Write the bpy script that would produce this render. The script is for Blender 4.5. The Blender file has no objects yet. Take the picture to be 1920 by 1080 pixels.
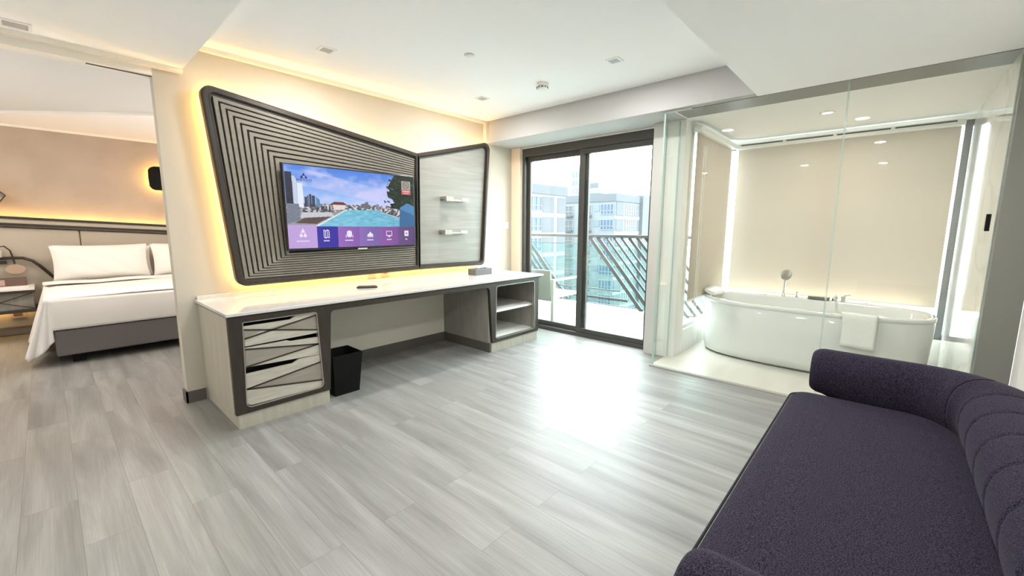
import bpy, math, random
import numpy as np
from mathutils import Vector, Matrix
from mathutils.geometry import tessellate_polygon
random.seed(7)
S = bpy.context.scene
C = S.collection
PI = math.pi

# ------------------------------------------------------------------ camera
CAM_H = 1.30
yaw, pitch, roll = .83784523, .14318379, -.0036035
fw = Vector((math.sin(yaw)*math.cos(pitch), math.cos(yaw)*math.cos(pitch), -math.sin(pitch)))
rt = Vector((math.cos(yaw), -math.sin(yaw), 0)); dn = fw.cross(rt)
cr, sr = math.cos(roll), math.sin(roll)
r2 = cr*rt + sr*dn; d2 = -sr*rt + cr*dn
cam = bpy.data.cameras.new('camera'); cam.lens = 783.29/1920*36; cam.sensor_width = 36
cam.clip_start = .02; cam.clip_end = 600
co = bpy.data.objects.new('camera', cam); C.objects.link(co); S.camera = co
M3 = Matrix((r2, -d2, -fw)).transposed()
co.matrix_world = Matrix.Translation((0, 0, CAM_H)) @ M3.to_4x4()

# ------------------------------------------------------------------ world, exposure
S.view_settings.view_transform = 'Standard'; S.view_settings.look = 'None'
S.view_settings.gamma = 1; S.view_settings.use_curve_mapping = False
S.view_settings.exposure = 1.5
W = bpy.data.worlds.new('world'); S.world = W; W.use_nodes = True
wn = W.node_tree.nodes; wn.clear()
bg = wn.new('ShaderNodeBackground'); wo = wn.new('ShaderNodeOutputWorld')
tc = wn.new('ShaderNodeTexCoord'); sep = wn.new('ShaderNodeSeparateXYZ'); rmp = wn.new('ShaderNodeValToRGB')
W.node_tree.links.new(tc.outputs['Generated'], sep.inputs[0]); W.node_tree.links.new(sep.outputs[2], rmp.inputs[0])
rmp.color_ramp.elements[0].position = .0; rmp.color_ramp.elements[0].color = (.78, .86, .90, 1)
rmp.color_ramp.elements[1].position = .35; rmp.color_ramp.elements[1].color = (.90, .96, 1, 1)
W.node_tree.links.new(rmp.outputs[0], bg.inputs[0]); bg.inputs[1].default_value = 5.8
W.node_tree.links.new(bg.outputs[0], wo.inputs[0])

def area(name, loc, size, power, color=(1, 1, 1), rot=(0, 0, 0), shape='DISK', sy=None, spread=PI):
    l = bpy.data.lights.new(name, 'AREA'); l.shape = shape; l.size = size
    if sy: l.size_y = sy
    l.energy = power; l.color = color; l.spread = spread
    o = bpy.data.objects.new(name, l); C.objects.link(o); o.location = loc; o.rotation_euler = rot
    return o
def portal(name, loc, rot, sx, sy):
    o = area(name, loc, sx, 1, rot=rot, shape='RECTANGLE', sy=sy); o.data.cycles.is_portal = True
    return o
portal('door_daylight_portal', (4.36, 2.72, 1.15), (0, PI/2, 0), 2.3, 1.8)
portal('bath_daylight_portal', (5.72, .53, 1.2), (0, PI/2, 0), 2.2, 2.0)
portal('bath_side_daylight_portal', (4.95, 1.66, 1.2), (-PI/2, 0, 0), 1.3, 2.2)

# ------------------------------------------------------------------ materials
def new_mat(name):
    m = bpy.data.materials.new(name); m.use_nodes = True
    return m, m.node_tree.nodes, m.node_tree.links, m.node_tree.nodes['Principled BSDF']
def mat(name, col, rough=.5, metal=0, spec=.5, var=0, vscale=(8, 8, 8), bump=0, bscale=200, coat=0, sheen=0, emit=None, es=0):
    m, n, l, b = new_mat(name)
    b.inputs['Base Color'].default_value = (*col, 1); b.inputs['Roughness'].default_value = rough
    b.inputs['Metallic'].default_value = metal; b.inputs['Specular IOR Level'].default_value = spec
    b.inputs['Coat Weight'].default_value = coat; b.inputs['Sheen Weight'].default_value = sheen
    t = n.new('ShaderNodeTexCoord')
    mp = n.new('ShaderNodeMapping'); mp.inputs['Scale'].default_value = vscale
    l.new(t.outputs['Object'], mp.inputs[0])
    nz = n.new('ShaderNodeTexNoise'); nz.inputs['Scale'].default_value = 1; nz.inputs['Detail'].default_value = 6
    l.new(mp.outputs[0], nz.inputs[0])
    mx = n.new('ShaderNodeMix'); mx.data_type = 'RGBA'
    mx.inputs[6].default_value = (*[max(0, c*(1-var)) for c in col], 1)
    mx.inputs[7].default_value = (*[min(1, c*(1+var)) for c in col], 1)
    rp = n.new('ShaderNodeMapRange'); rp.inputs[1].default_value = .3; rp.inputs[2].default_value = .7
    l.new(nz.outputs[0], rp.inputs[0]); l.new(rp.outputs[0], mx.inputs[0]); l.new(mx.outputs[2], b.inputs['Base Color'])
    if bump:
        n2 = n.new('ShaderNodeTexNoise'); n2.inputs['Scale'].default_value = bscale; n2.inputs['Detail'].default_value = 3
        l.new(t.outputs['Object'], n2.inputs[0])
        bp = n.new('ShaderNodeBump'); bp.inputs['Strength'].default_value = bump; bp.inputs['Distance'].default_value = .002
        l.new(n2.outputs[0], bp.inputs['Height']); l.new(bp.outputs[0], b.inputs['Normal'])
    if emit:
        b.inputs['Emission Color'].default_value = (*emit, 1); b.inputs['Emission Strength'].default_value = es
    return m
def emis(name, col, s):
    m, n, l, b = new_mat(name); n.remove(b)
    e = n.new('ShaderNodeEmission'); e.inputs[0].default_value = (*col, 1); e.inputs[1].default_value = s
    l.new(e.outputs[0], n['Material Output'].inputs[0]); return m
def glass(name, tint=(.97, .99, .98), ior=1.45, k=1.0):
    m, n, l, b = new_mat(name); n.remove(b)
    tr = n.new('ShaderNodeBsdfTransparent'); tr.inputs[0].default_value = (*tint, 1)
    gl = n.new('ShaderNodeBsdfGlossy'); gl.inputs['Roughness'].default_value = 0.0
    fr = n.new('ShaderNodeFresnel'); fr.inputs[0].default_value = ior
    mt = n.new('ShaderNodeMath'); mt.operation = 'MULTIPLY'; mt.inputs[1].default_value = k
    mx = n.new('ShaderNodeMixShader')
    ge = n.new('ShaderNodeNewGeometry'); sb = n.new('ShaderNodeMath'); sb.operation = 'SUBTRACT'; sb.inputs[0].default_value = 1
    m2 = n.new('ShaderNodeMath'); m2.operation = 'MULTIPLY'
    l.new(ge.outputs['Backfacing'], sb.inputs[1]); l.new(fr.outputs[0], mt.inputs[0]); l.new(mt.outputs[0], m2.inputs[0]); l.new(sb.outputs[0], m2.inputs[1]); l.new(m2.outputs[0], mx.inputs[0])
    l.new(tr.outputs[0], mx.inputs[1]); l.new(gl.outputs[0], mx.inputs[2])
    l.new(mx.outputs[0], n['Material Output'].inputs[0]); return m
def blind_mat(name, col):
    m, n, l, b = new_mat(name); n.remove(b)
    d = n.new('ShaderNodeBsdfDiffuse'); d.inputs[0].default_value = (*col, 1)
    t = n.new('ShaderNodeBsdfTranslucent'); t.inputs[0].default_value = (*col, 1)
    tcn = n.new('ShaderNodeTexCoord'); mp = n.new('ShaderNodeMapping'); mp.inputs['Scale'].default_value = (1, 1, 300)
    nz = n.new('ShaderNodeTexNoise'); nz.inputs['Scale'].default_value = 3
    l.new(tcn.outputs['Object'], mp.inputs[0]); l.new(mp.outputs[0], nz.inputs[0])
    bp = n.new('ShaderNodeBump'); bp.inputs['Strength'].default_value = .15; bp.inputs['Distance'].default_value = .001
    l.new(nz.outputs[0], bp.inputs['Height']); l.new(bp.outputs[0], d.inputs['Normal'])
    mx = n.new('ShaderNodeMixShader'); mx.inputs[0].default_value = .06
    l.new(d.outputs[0], mx.inputs[1]); l.new(t.outputs[0], mx.inputs[2]); l.new(mx.outputs[0], n['Material Output'].inputs[0]); return m
def wood_streak(name, c1, c2, scale, rough=.45, spec=.4):
    m, n, l, b = new_mat(name)
    t = n.new('ShaderNodeTexCoord'); mp = n.new('ShaderNodeMapping'); mp.inputs['Scale'].default_value = scale
    nz = n.new('ShaderNodeTexNoise'); nz.inputs['Scale'].default_value = 1; nz.inputs['Detail'].default_value = 8; nz.inputs['Distortion'].default_value = .6
    cr_ = n.new('ShaderNodeValToRGB'); cr_.color_ramp.elements[0].position = .34; cr_.color_ramp.elements[1].position = .68
    cr_.color_ramp.elements[0].color = (*c1, 1); cr_.color_ramp.elements[1].color = (*c2, 1)
    l.new(t.outputs['Object'], mp.inputs[0]); l.new(mp.outputs[0], nz.inputs[0]); l.new(nz.outputs[0], cr_.inputs[0]); l.new(cr_.outputs[0], b.inputs['Base Color'])
    b.inputs['Roughness'].default_value = rough; b.inputs['Specular IOR Level'].default_value = spec
    return m
def floor_mat():
    m, n, l, b = new_mat('grey_oak_vinyl_planks')
    t = n.new('ShaderNodeTexCoord'); mp = n.new('ShaderNodeMapping'); mp.inputs['Rotation'].default_value = (0, 0, PI/2)
    l.new(t.outputs['Object'], mp.inputs[0])
    br = n.new('ShaderNodeTexBrick'); br.inputs['Scale'].default_value = 1
    br.inputs['Brick Width'].default_value = 1.22; br.inputs['Row Height'].default_value = .18; br.offset = .37
    br.inputs['Mortar Size'].default_value = .0009; br.inputs['Mortar Smooth'].default_value = .0; br.inputs['Bias'].default_value = 0
    br.inputs['Color1'].default_value = (0, 0, 0, 1); br.inputs['Color2'].default_value = (1, 1, 1, 1); br.inputs['Mortar'].default_value = (.3, .3, .3, 1)
    l.new(mp.outputs[0], br.inputs[0])
    # per plank offset of the grain
    sc = n.new('ShaderNodeVectorMath'); sc.operation = 'SCALE'; sc.inputs['Scale'].default_value = 7.3
    l.new(br.outputs['Color'], sc.inputs[0])
    ad = n.new('ShaderNodeVectorMath'); l.new(t.outputs['Object'], ad.inputs[0]); l.new(sc.outputs[0], ad.inputs[1])
    m1 = n.new('ShaderNodeMapping'); m1.inputs['Scale'].default_value = (9, .9, 1); l.new(ad.outputs[0], m1.inputs[0])
    n1 = n.new('ShaderNodeTexNoise'); n1.inputs['Scale'].default_value = 1; n1.inputs['Detail'].default_value = 5; n1.inputs['Distortion'].default_value = .7
    l.new(m1.outputs[0], n1.inputs[0])
    m2 = n.new('ShaderNodeMapping'); m2.inputs['Scale'].default_value = (150, 3.5, 1); l.new(ad.outputs[0], m2.inputs[0])
    n2 = n.new('ShaderNodeTexNoise'); n2.inputs['Scale'].default_value = 1; n2.inputs['Detail'].default_value = 4; n2.inputs['Distortion'].default_value = .4
    l.new(m2.outputs[0], n2.inputs[0])
    ramp = n.new('ShaderNodeValToRGB'); e = ramp.color_ramp.elements
    e[0].position = .28; e[0].color = (.185, .183, .175, 1); e[1].position = .72; e[1].color = (.325, .325, .312, 1)
    l.new(n1.outputs[0], ramp.inputs[0])
    mx = n.new('ShaderNodeMix'); mx.data_type = 'RGBA'; mx.blend_type = 'OVERLAY'; mx.inputs[0].default_value = .22
    r2_ = n.new('ShaderNodeMapRange'); r2_.inputs[1].default_value = .3; r2_.inputs[2].default_value = .7; r2_.inputs[3].default_value = .22; r2_.inputs[4].default_value = .72
    l.new(n2.outputs[0], r2_.inputs[0]); l.new(ramp.outputs[0], mx.inputs[6]); l.new(r2_.outputs[0], mx.inputs[7])
    m3 = n.new('ShaderNodeMix'); m3.data_type = 'RGBA'; m3.blend_type = 'MULTIPLY'; m3.inputs[0].default_value = 1
    r3 = n.new('ShaderNodeMapRange'); r3.inputs[3].default_value = .93; r3.inputs[4].default_value = 1.07
    l.new(br.outputs['Color'], r3.inputs[0]); l.new(mx.outputs[2], m3.inputs[6]); l.new(r3.outputs[0], m3.inputs[7])
    m4 = n.new('ShaderNodeMix'); m4.data_type = 'RGBA'; m4.inputs[7].default_value = (.15, .147, .14, 1)
    l.new(br.outputs['Fac'], m4.inputs[0]); l.new(m3.outputs[2], m4.inputs[6]); l.new(m4.outputs[2], b.inputs['Base Color'])
    rr = n.new('ShaderNodeMapRange'); rr.inputs[3].default_value = .34; rr.inputs[4].default_value = .50
    l.new(n2.outputs[0], rr.inputs[0]); l.new(rr.outputs[0], b.inputs['Roughness'])
    b.inputs['Specular IOR Level'].default_value = .5
    bp = n.new('ShaderNodeBump'); bp.inputs['Strength'].default_value = .35; bp.inputs['Distance'].default_value = .0012
    l.new(n2.outputs[0], bp.inputs['Height']); l.new(bp.outputs[0], b.inputs['Normal'])
    return m
def fabric_mat(name, col, var=.35, scale=420, sheen=.3):
    m, n, l, b = new_mat(name)
    t = n.new('ShaderNodeTexCoord')
    nz = n.new('ShaderNodeTexNoise'); nz.inputs['Scale'].default_value = scale; nz.inputs['Detail'].default_value = 2
    l.new(t.outputs['Object'], nz.inputs[0])
    cr_ = n.new('ShaderNodeValToRGB'); cr_.color_ramp.elements[0].position = .35; cr_.color_ramp.elements[1].position = .68
    cr_.color_ramp.elements[0].color = (*[c*(1-var) for c in col], 1); cr_.color_ramp.elements[1].color = (*[min(1, c*(1+var*2)) for c in col], 1)
    l.new(nz.outputs[0], cr_.inputs[0]); l.new(cr_.outputs[0], b.inputs['Base Color'])
    b.inputs['Roughness'].default_value = .95; b.inputs['Specular IOR Level'].default_value = .1
    b.inputs['Sheen Weight'].default_value = sheen; b.inputs['Sheen Roughness'].default_value = .4; b.inputs['Sheen Tint'].default_value = (*[min(1, c*4+.1) for c in col], 1)
    bp = n.new('ShaderNodeBump'); bp.inputs['Strength'].default_value = .4; bp.inputs['Distance'].default_value = .001
    l.new(nz.outputs[0], bp.inputs['Height']); l.new(bp.outputs[0], b.inputs['Normal'])
    return m
def marble_mat():
    m, n, l, b = new_mat('pale_marble_tile')
    t = n.new('ShaderNodeTexCoord')
    nz = n.new('ShaderNodeTexNoise'); nz.inputs['Scale'].default_value = 1.1; nz.inputs['Detail'].default_value = 9; nz.inputs['Distortion'].default_value = 1.3
    l.new(t.outputs['Object'], nz.inputs[0])
    cr_ = n.new('ShaderNodeValToRGB'); e = cr_.color_ramp.elements
    e[0].position = .45; e[0].color = (.80, .78, .73, 1); e[1].position = .55; e[1].color = (.80, .78, .73, 1)
    x = e.new(.5); x.color = (.70, .68, .63, 1)
    l.new(nz.outputs[0], cr_.inputs[0]); l.new(cr_.outputs[0], b.inputs['Base Color'])
    b.inputs['Roughness'].default_value = .06; b.inputs['Specular IOR Level'].default_value = .7
    return m

M = dict(
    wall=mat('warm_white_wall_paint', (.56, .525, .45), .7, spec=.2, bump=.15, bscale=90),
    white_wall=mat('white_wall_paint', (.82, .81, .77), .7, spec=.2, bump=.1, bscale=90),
    ceil=mat('ceiling_paint', (.95, .955, .945), .9, spec=.1),
    soffit=mat('soffit_shade_grey', (.50, .498, .488), .9, spec=.1),
    ceil_grey=mat('pale_grey_shaded_ceiling', (.66, .67, .65), .9, spec=.1),
    trim=mat('cream_trim_paint', (.90, .86, .78), .5),
    peach=mat('peach_reveal_cove_light', (.86, .72, .58), .6),
    grey_post_shade=mat('grey_metal_and_recess_shade', (.22, .222, .20), .45, .1, bump=.1, bscale=60),
    graydark=mat('dark_taupe_skirting', (.115, .105, .095), .55),
    floor=floor_mat(),
    bathfloor=mat('pale_stone_bath_tile', (.66, .63, .57), .35, var=.06, vscale=(1.2, 8, 1)),
    marble=marble_mat(),
    dark=mat('dark_bronze_wood', (.031, .0225, .016), .42, spec=.5, var=.25, vscale=(60, 60, 6), bump=.1),
    taupe=mat('taupe_slat_laminate', (.20, .18, .145), .6, var=.08, vscale=(6, 6, 60)),
    groove=mat('groove_dark', (.018, .015, .012), .6),
    lightwood=wood_streak('pale_grey_wood_veneer', (.255, .247, .218), (.315, .31, .28), (1.6, 10, 22)),
    beigelam=wood_streak('beige_linen_laminate', (.40, .375, .31), (.46, .435, .365), (25, 25, 2.5), .6),
    greylam=wood_streak('warm_grey_laminate', (.30, .285, .25), (.36, .34, .30), (25, 25, 3), .6),
    inlay_a=wood_streak('pale_inlay_veneer', (.44, .415, .355), (.54, .51, .44), (6, 20, 40)),
    inlay_b=wood_streak('taupe_inlay_veneer', (.27, .245, .21), (.33, .30, .255), (6, 20, 40)),
    modesty=mat('cream_back_panel', (.74, .70, .60), .7),
    quartz=mat('white_quartz', (.66, .65, .625), .10, spec=.6, var=.02, vscale=(50, 50, 50)),
    black=mat('black_leatherette', (.0035, .0035, .0032), .6, spec=.2, bump=.3, bscale=300),
    blackgloss=mat('black_gloss_plastic', (.012, .012, .014), .25),
    doorframe=mat('bronze_aluminium', (.075, .072, .066), .42, .3),
    alu=mat('light_grey_aluminium', (.60, .60, .57), .4, .2),
    white=mat('white_plastic', (.86, .86, .83), .35),
    acrylic=mat('white_tub_acrylic', (.74, .75, .735), .08, spec=.6, coat=.3),
    chrome=mat('chrome', (.75, .75, .75), .12, 1),
    steel=mat('brushed_steel_grey', (.42, .40, .36), .35, .7),
    towel=fabric_mat('white_terry', (.84, .83, .79), .05, 260, .1),
    linen=mat('white_bed_linen', (.87, .85, .82), .85, spec=.1, bump=.2, bscale=12),
    duvet=mat('white_duvet_linen', (.86, .84, .82), .85, spec=.1, bump=.25, bscale=9),
    bedbase=fabric_mat('charcoal_upholstery', (.155, .145, .145), .1, 300, .1),
    headboard=mat('beige_leather_headboard', (.50, .45, .37), .55, bump=.15, bscale=50),
    bedwall=mat('taupe_wallcovering', (.47, .385, .305), .85, var=.08, vscale=(3, 3, 3), bump=.3, bscale=120),
    bedceil=mat('white_ceiling_paint', (.88, .86, .83), .9, spec=.1),
    sofa=fabric_mat('dark_aubergine_weave', (.019, .016, .0265), .8, 300, .28),
    seam=mat('black_seam', (.008, .007, .011), .9),
    blind=blind_mat('beige_roller_blind_fabric', (.49, .425, .35)),
    glass=glass('clear_glass'),
    edge=mat('green_glass_edge', (.42, .58, .52), .15, spec=.7),
    doorglass=glass('door_glass', (.95, .98, .97)),
    railglass=glass('balcony_glass', (.80, .93, .91)),
    led=emis('warm_led', (1, .55, .13), 30),
    led_soft=emis('warm_led_soft', (1, .60, .19), 8),
    led_blind_glow=emis('added_blind_glow_led', (1, .86, .66), 9),
    lens=emis('downlight_lens', (1, .97, .9), 1.4),
    lens_dim=mat('unlit_lens', (.42, .42, .40), .4),
    bathlens=emis('bath_downlight_lens', (1, .93, .8), 3),
    balcfloor=mat('white_balcony_tile', (.78, .78, .75), .6, var=.03, vscale=(3, 3, 3)),
    winframe=mat('mid_grey_window_frame', (.16, .16, .165), .4, .2),
    curb=mat('sage_white_render', (.50, .54, .51), .8),
    rail=mat('bronze_railing', (.055, .050, .046), .45, .3),
    chairw=mat('white_garden_metal', (.55, .55, .50), .5),
    chairp=mat('sage_grey_panel', (.34, .36, .32), .7),
    bld=mat('white_render', (.115, .122, .124), .9), bldg=mat('grey_render', (.05, .056, .062), .9, var=.05, vscale=(.3, .3, .3)),
    bldl=mat('pale_render', (.08, .092, .098), .9), bldt=mat('far_white_render', (.112, .117, .122), .9),
    wblue=mat('blue_window_glass', (.014, .036, .07), .5), wlight=mat('pale_window_glass', (.045, .06, .072), .5), wdark=mat('dark_window_glass', (.028, .031, .034), .6),  # even glass tints: blue, pale and dark
    leaf=mat('yellow_green_leaves', (.13, .16, .06), .8, var=.4, vscale=(1, 1, 1)),
    ground=mat('street_ground', (.34, .35, .35), .9, var=.1, vscale=(.05, .05, .05)),
    tissue=mat('grey_leatherette_box', (.15, .15, .15), .5, bump=.2, bscale=200), paper=mat('white_paper', (.85, .85, .83), .8),
    outlet=mat('cream_socket_plastic', (.50, .37, .28), .4), pin=mat('dark_socket_hole', (.10, .07, .05), .6),
    remote=mat('dark_brown_remote', (.05, .03, .022), .4), btn=mat('grey_rubber_button', (.3, .28, .26), .6),
    bronze=mat('dark_bronze_tube', (.06, .045, .038), .35, .5),
    shade=mat('taupe_pleated_shade', (.42, .34, .26), .7, emit=(1, .7, .45), es=.05),
    book1=mat('brown_cover', (.16, .10, .08), .6), book2=mat('pink_print_cover', (.55, .38, .33), .6), book3=mat('burgundy_cover', (.16, .05, .07), .6),
    red=mat('red_print', (.33, .04, .05), .5), signgrey=mat('grey_print', (.20, .18, .17), .5),
    seamw=mat('grey_joint', (.38, .38, .35), .6),
)

# ------------------------------------------------------------------ mesh helpers
class MB:
    def __init__(s): s.v = []; s.f = []; s.mi = []; s.sm = []
    def add(s, vs, fs, mi=0, sm=False):
        o = len(s.v); s.v += [tuple(p) for p in vs]
        for f in fs: s.f.append(tuple(i+o for i in f)); s.mi.append(mi); s.sm.append(sm)
        return s
    def box(s, x0, x1, y0, y1, z0, z1, mi=0):
        x0, x1 = sorted((x0, x1)); y0, y1 = sorted((y0, y1)); z0, z1 = sorted((z0, z1))
        vs = [(x, y, z) for z in (z0, z1) for y in (y0, y1) for x in (x0, x1)]
        return s.add(vs, [(0, 2, 3, 1), (4, 5, 7, 6), (0, 1, 5, 4), (2, 6, 7, 3), (0, 4, 6, 2), (1, 3, 7, 5)], mi)
    def loft(s, loops, mi=0, sm=False, caps=True, closed=True, ring=False):
        n = len(loops[0]); vs = [p for L in loops for p in L]; fs = []
        K = len(loops)
        for k in range(K if ring else K-1):
            a = k*n; b = ((k+1) % K)*n
            for i in range(n if closed else n-1):
                j = (i+1) % n; fs.append((a+i, a+j, b+j, b+i))
        s.add(vs, fs, mi, sm)
        if caps and not ring:
            s.add(loops[0], [tuple(range(n))[::-1]], mi); s.add(loops[-1], [tuple(range(n))], mi)
        return s
    def poly(s, outer, holes, fn, d, mi=0):
        """extruded flat polygon with holes; fn maps (a,b,depth) to xyz"""
        loops = [outer]+holes; flat = [p for L in loops for p in L]
        tr = tessellate_polygon([[Vector((p[0], p[1], 0)) for p in L] for L in loops])
        n = len(flat)
        vs = [fn(p[0], p[1], 0) for p in flat]+[fn(p[0], p[1], d) for p in flat]
        fs = [tuple(t) for t in tr]+[tuple(i+n for i in t[::-1]) for t in tr]
        o = 0
        for L in loops:
            k = len(L)
            for i in range(k): j = (i+1) % k; fs.append((o+i, o+j, o+j+n, o+i+n))
            o += k
        return s.add(vs, fs, mi)
    def tube(s, pts, r, n=10, mi=0, caps=True):
        pts = [Vector(p) for p in pts]; loops = []
        up = None
        for i, p in enumerate(pts):
            t = (pts[min(i+1, len(pts)-1)]-pts[max(i-1, 0)]).normalized()
            if up is None: up = Vector((0, 0, 1)) if abs(t.z) < .9 else Vector((1, 0, 0))
            a = t.cross(up).normalized(); b = a.cross(t).normalized(); up = b
            rr = r[i] if isinstance(r, (list, tuple)) else r
            loops.append([p+rr*(math.cos(2*PI*k/n)*a+math.sin(2*PI*k/n)*b) for k in range(n)])
        return s.loft(loops, mi, True, caps)
    def bar(s, a, b, w, h, mi=0):
        a = Vector(a); b = Vector(b); t = (b-a).normalized()
        up = Vector((0, 0, 1)) if abs(t.z) < .95 else Vector((0, 1, 0))
        x = t.cross(up).normalized()*w/2; y = x.cross(t).normalized()*h/2
        return s.loft([[p+x+y, p-x+y, p-x-y, p+x-y] for p in (a, b)], mi)
    def lathe(s, prof, c, n=24, mi=0, axis='z', caps=True, ex=1, ey=1):
        loops = []
        for r, h in prof:
            L = []
            for k in range(n):
                a = 2*PI*k/n; u, v = r*math.cos(a)*ex, r*math.sin(a)*ey
                if axis == 'z': L.append((c[0]+u, c[1]+v, c[2]+h))
                elif axis == 'y': L.append((c[0]+u, c[1]+h, c[2]+v))
                else: L.append((c[0]+h, c[1]+u, c[2]+v))
            loops.append(L)
        return s.loft(loops, mi, True, caps)
    def grid(s, fn, nu, nv, mi=0, sm=True):
        vs = [fn(i/nu, j/nv) for j in range(nv+1) for i in range(nu+1)]
        fs = [(j*(nu+1)+i, j*(nu+1)+i+1, (j+1)*(nu+1)+i+1, (j+1)*(nu+1)+i) for j in range(nv) for i in range(nu)]
        return s.add(vs, fs, mi, sm)
    def build(s, name, mats, parent=None, bevel=0, kind=None, segs=2, solid=0, sub=0, recalc=True):
        import bmesh
        if not isinstance(mats, (list, tuple)): mats = [mats]
        V = np.array([list(p) for p in s.v], float)
        if parent is None:
            lo, hi = V.min(0), V.max(0); off = np.array([(lo[0]+hi[0])/2, (lo[1]+hi[1])/2, lo[2]])
        else: off = np.array(WORLD[parent.name])
        me = bpy.data.meshes.new(name); me.from_pydata([tuple(p) for p in V-off], [], s.f)
        for m in mats: me.materials.append(m)
        for p, mi, sm in zip(me.polygons, s.mi, s.sm): p.material_index = mi; p.use_smooth = sm
        if recalc:
            bm = bmesh.new(); bm.from_mesh(me); bmesh.ops.recalc_face_normals(bm, faces=bm.faces); bm.to_mesh(me); bm.free()
        o = bpy.data.objects.new(name, me); C.objects.link(o)
        if parent is None: o.location = off; WORLD[o.name] = tuple(off)
        else: o.parent = parent; WORLD[o.name] = WORLD[parent.name]
        if solid:
            md = o.modifiers.new('s', 'SOLIDIFY'); md.thickness = solid; md.offset = 0
        if sub:
            md = o.modifiers.new('u', 'SUBSURF'); md.levels = sub; md.render_levels = sub
        if bevel:
            md = o.modifiers.new('b', 'BEVEL'); md.width = bevel; md.segments = segs; md.limit_method = 'ANGLE'; md.angle_limit = .7
            md.harden_normals = False
        if kind: o['kind'] = kind
        return o
WORLD = {}
def tag(o, label, cat, group=None):
    o['label'] = label; o['category'] = cat
    if group: o['group'] = group
    return o
def thing(name, label, cat, loc, group=None):
    o = bpy.data.objects.new(name, None); C.objects.link(o); o.location = loc; o.empty_display_size = .05
    WORLD[o.name] = tuple(loc); return tag(o, label, cat, group)
def sthing(name, loc):
    o = bpy.data.objects.new(name, None); C.objects.link(o); o.location = loc; o['kind'] = 'structure'; WORLD[o.name] = tuple(loc); return o
def dup(root, loc, label, group=None):
    r = root.copy(); C.objects.link(r); r.location = loc; r['label'] = label
    if group: r['group'] = group
    for ch in list(root.children):
        c = ch.copy(); C.objects.link(c); c.parent = r
        for g in list(ch.children):
            d = g.copy(); C.objects.link(d); d.parent = c
    return r
def B(*a, mi=0): return MB().box(*a, mi=mi)
def rpoly(pts, r, n=5):
    out = []; k = len(pts)
    for i in range(k):
        p = Vector(pts[i]); a = Vector(pts[i-1])-p; b = Vector(pts[(i+1) % k])-p
        rr = r[i] if isinstance(r, (list, tuple)) else r
        a.normalize(); b.normalize(); ang = a.angle(b)
        if rr <= 0: out += [tuple(p)]*(n+1); continue
        d = rr/math.tan(ang/2); p0 = p+a*d; p1 = p+b*d; c = p+(a+b).normalized()*(rr/math.sin(ang/2))
        v0 = p0-c; v1 = p1-c; tot = v0.angle(v1); sg = 1 if v0.x*v1.y-v0.y*v1.x > 0 else -1
        for j in range(n+1):
            t = sg*tot*j/n; ca, sa = math.cos(t), math.sin(t)
            out.append((c.x+v0.x*ca-v0.y*sa, c.y+v0.x*sa+v0.y*ca))
    return out
def inset(pts, d):
    k = len(pts); out = []
    area_ = sum(pts[i][0]*pts[(i+1) % k][1]-pts[(i+1) % k][0]*pts[i][1] for i in range(k)); s = 1 if area_ > 0 else -1
    for i in range(k):
        p = Vector(pts[i]); a = (p-Vector(pts[i-1])).normalized(); b = (Vector(pts[(i+1) % k])-p).normalized()
        na = Vector((-a.y, a.x))*s; nb = Vector((-b.y, b.x))*s
        m = (na+nb); m = m/(m.dot(na)) if m.length > 1e-6 else na
        out.append(tuple(p+m*d))
    return out
XZ = lambda y0, sg=1: (lambda a, b, d: (a, y0+sg*d, b))

# ================================================================== STRUCTURE
ZT, ZR, ZL, TVY, DX = 2.56, 2.31, 2.37, 3.77, 4.21     # tray ceiling, right soffit, left soffit, tv wall, door wall
B(-2.6, DX+.14, -.75, 7.85, -.12, 0).build('floor', M['floor'], kind='structure')
# TV wall
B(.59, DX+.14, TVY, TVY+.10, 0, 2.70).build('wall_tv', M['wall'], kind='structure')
mb = B(.578, .70, TVY-.012, TVY, 0, .085); mb.box(.578, .59, TVY-.012, TVY+.112, 0, .085); mb.box(1.31, 3.02, TVY-.012, TVY, 0, .10)
mb.build('baseboard_tv', M['graydark'], kind='structure')
# back wall behind sofa, left wall, bedroom walls
B(-2.6, 3.70, -.70, -.60, 0, 2.70).build('wall_back', M['white_wall'], kind='structure')
B(-2.7, -2.6, -.70, 7.85, 0, 2.70).build('wall_left', M['white_wall'], kind='structure')
B(-2.6, 4.35, 7.75, 7.85, 0, 2.70).build('wall_bedroom', M['bedwall'], kind='structure')
B(4.25, 4.35, TVY+.10, 7.75, 0, 2.70).build('wall_bedroom_right', M['white_wall'], kind='structure')
# door wall: lintel, left strip, pillar
mb = B(DX, DX+.14, 1.83, TVY, 2.295, 2.70); mb.box(DX, DX+.14, 3.62, TVY, 0, 2.295)
mb.build('wall_window', M['white_wall'], kind='structure')
B(4.165, 4.21, 3.625, 3.77, 0, 2.31).build('trim_1', M['peach'], kind='structure', bevel=.004)
B(4.12, 4.35, 1.52, 1.83, 0, 2.40).build('wall_pillar', M['white_wall'], kind='structure', bevel=.004)
B(4.095, 4.12, 1.70, 1.825, 0, 2.31).build('trim_2', M['alu'], kind='structure', bevel=.003)
# ceilings
mb = B(.75, 3.70, .87, TVY, ZT, ZT+.1); mb.build('ceiling_tray', M['ceil'], kind='structure')
B(-2.6, .75, .87, TVY, ZL, ZL+.33).build('ceiling_left', M['ceil'], kind='structure')
B(-2.6, 3.79, -.70, .87, ZR, ZR+.39).build('ceiling_right', M['ceil'], kind='structure')
mb = B(3.70, DX, 1.52, TVY, ZR, ZR+.39); mb.box(3.70, 3.79, .87, 1.52, ZR, ZR+.39); mb.build('ceiling_window', M['soffit'], kind='structure')  # greyer than the tray; the face's shade is put into this colour
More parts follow.
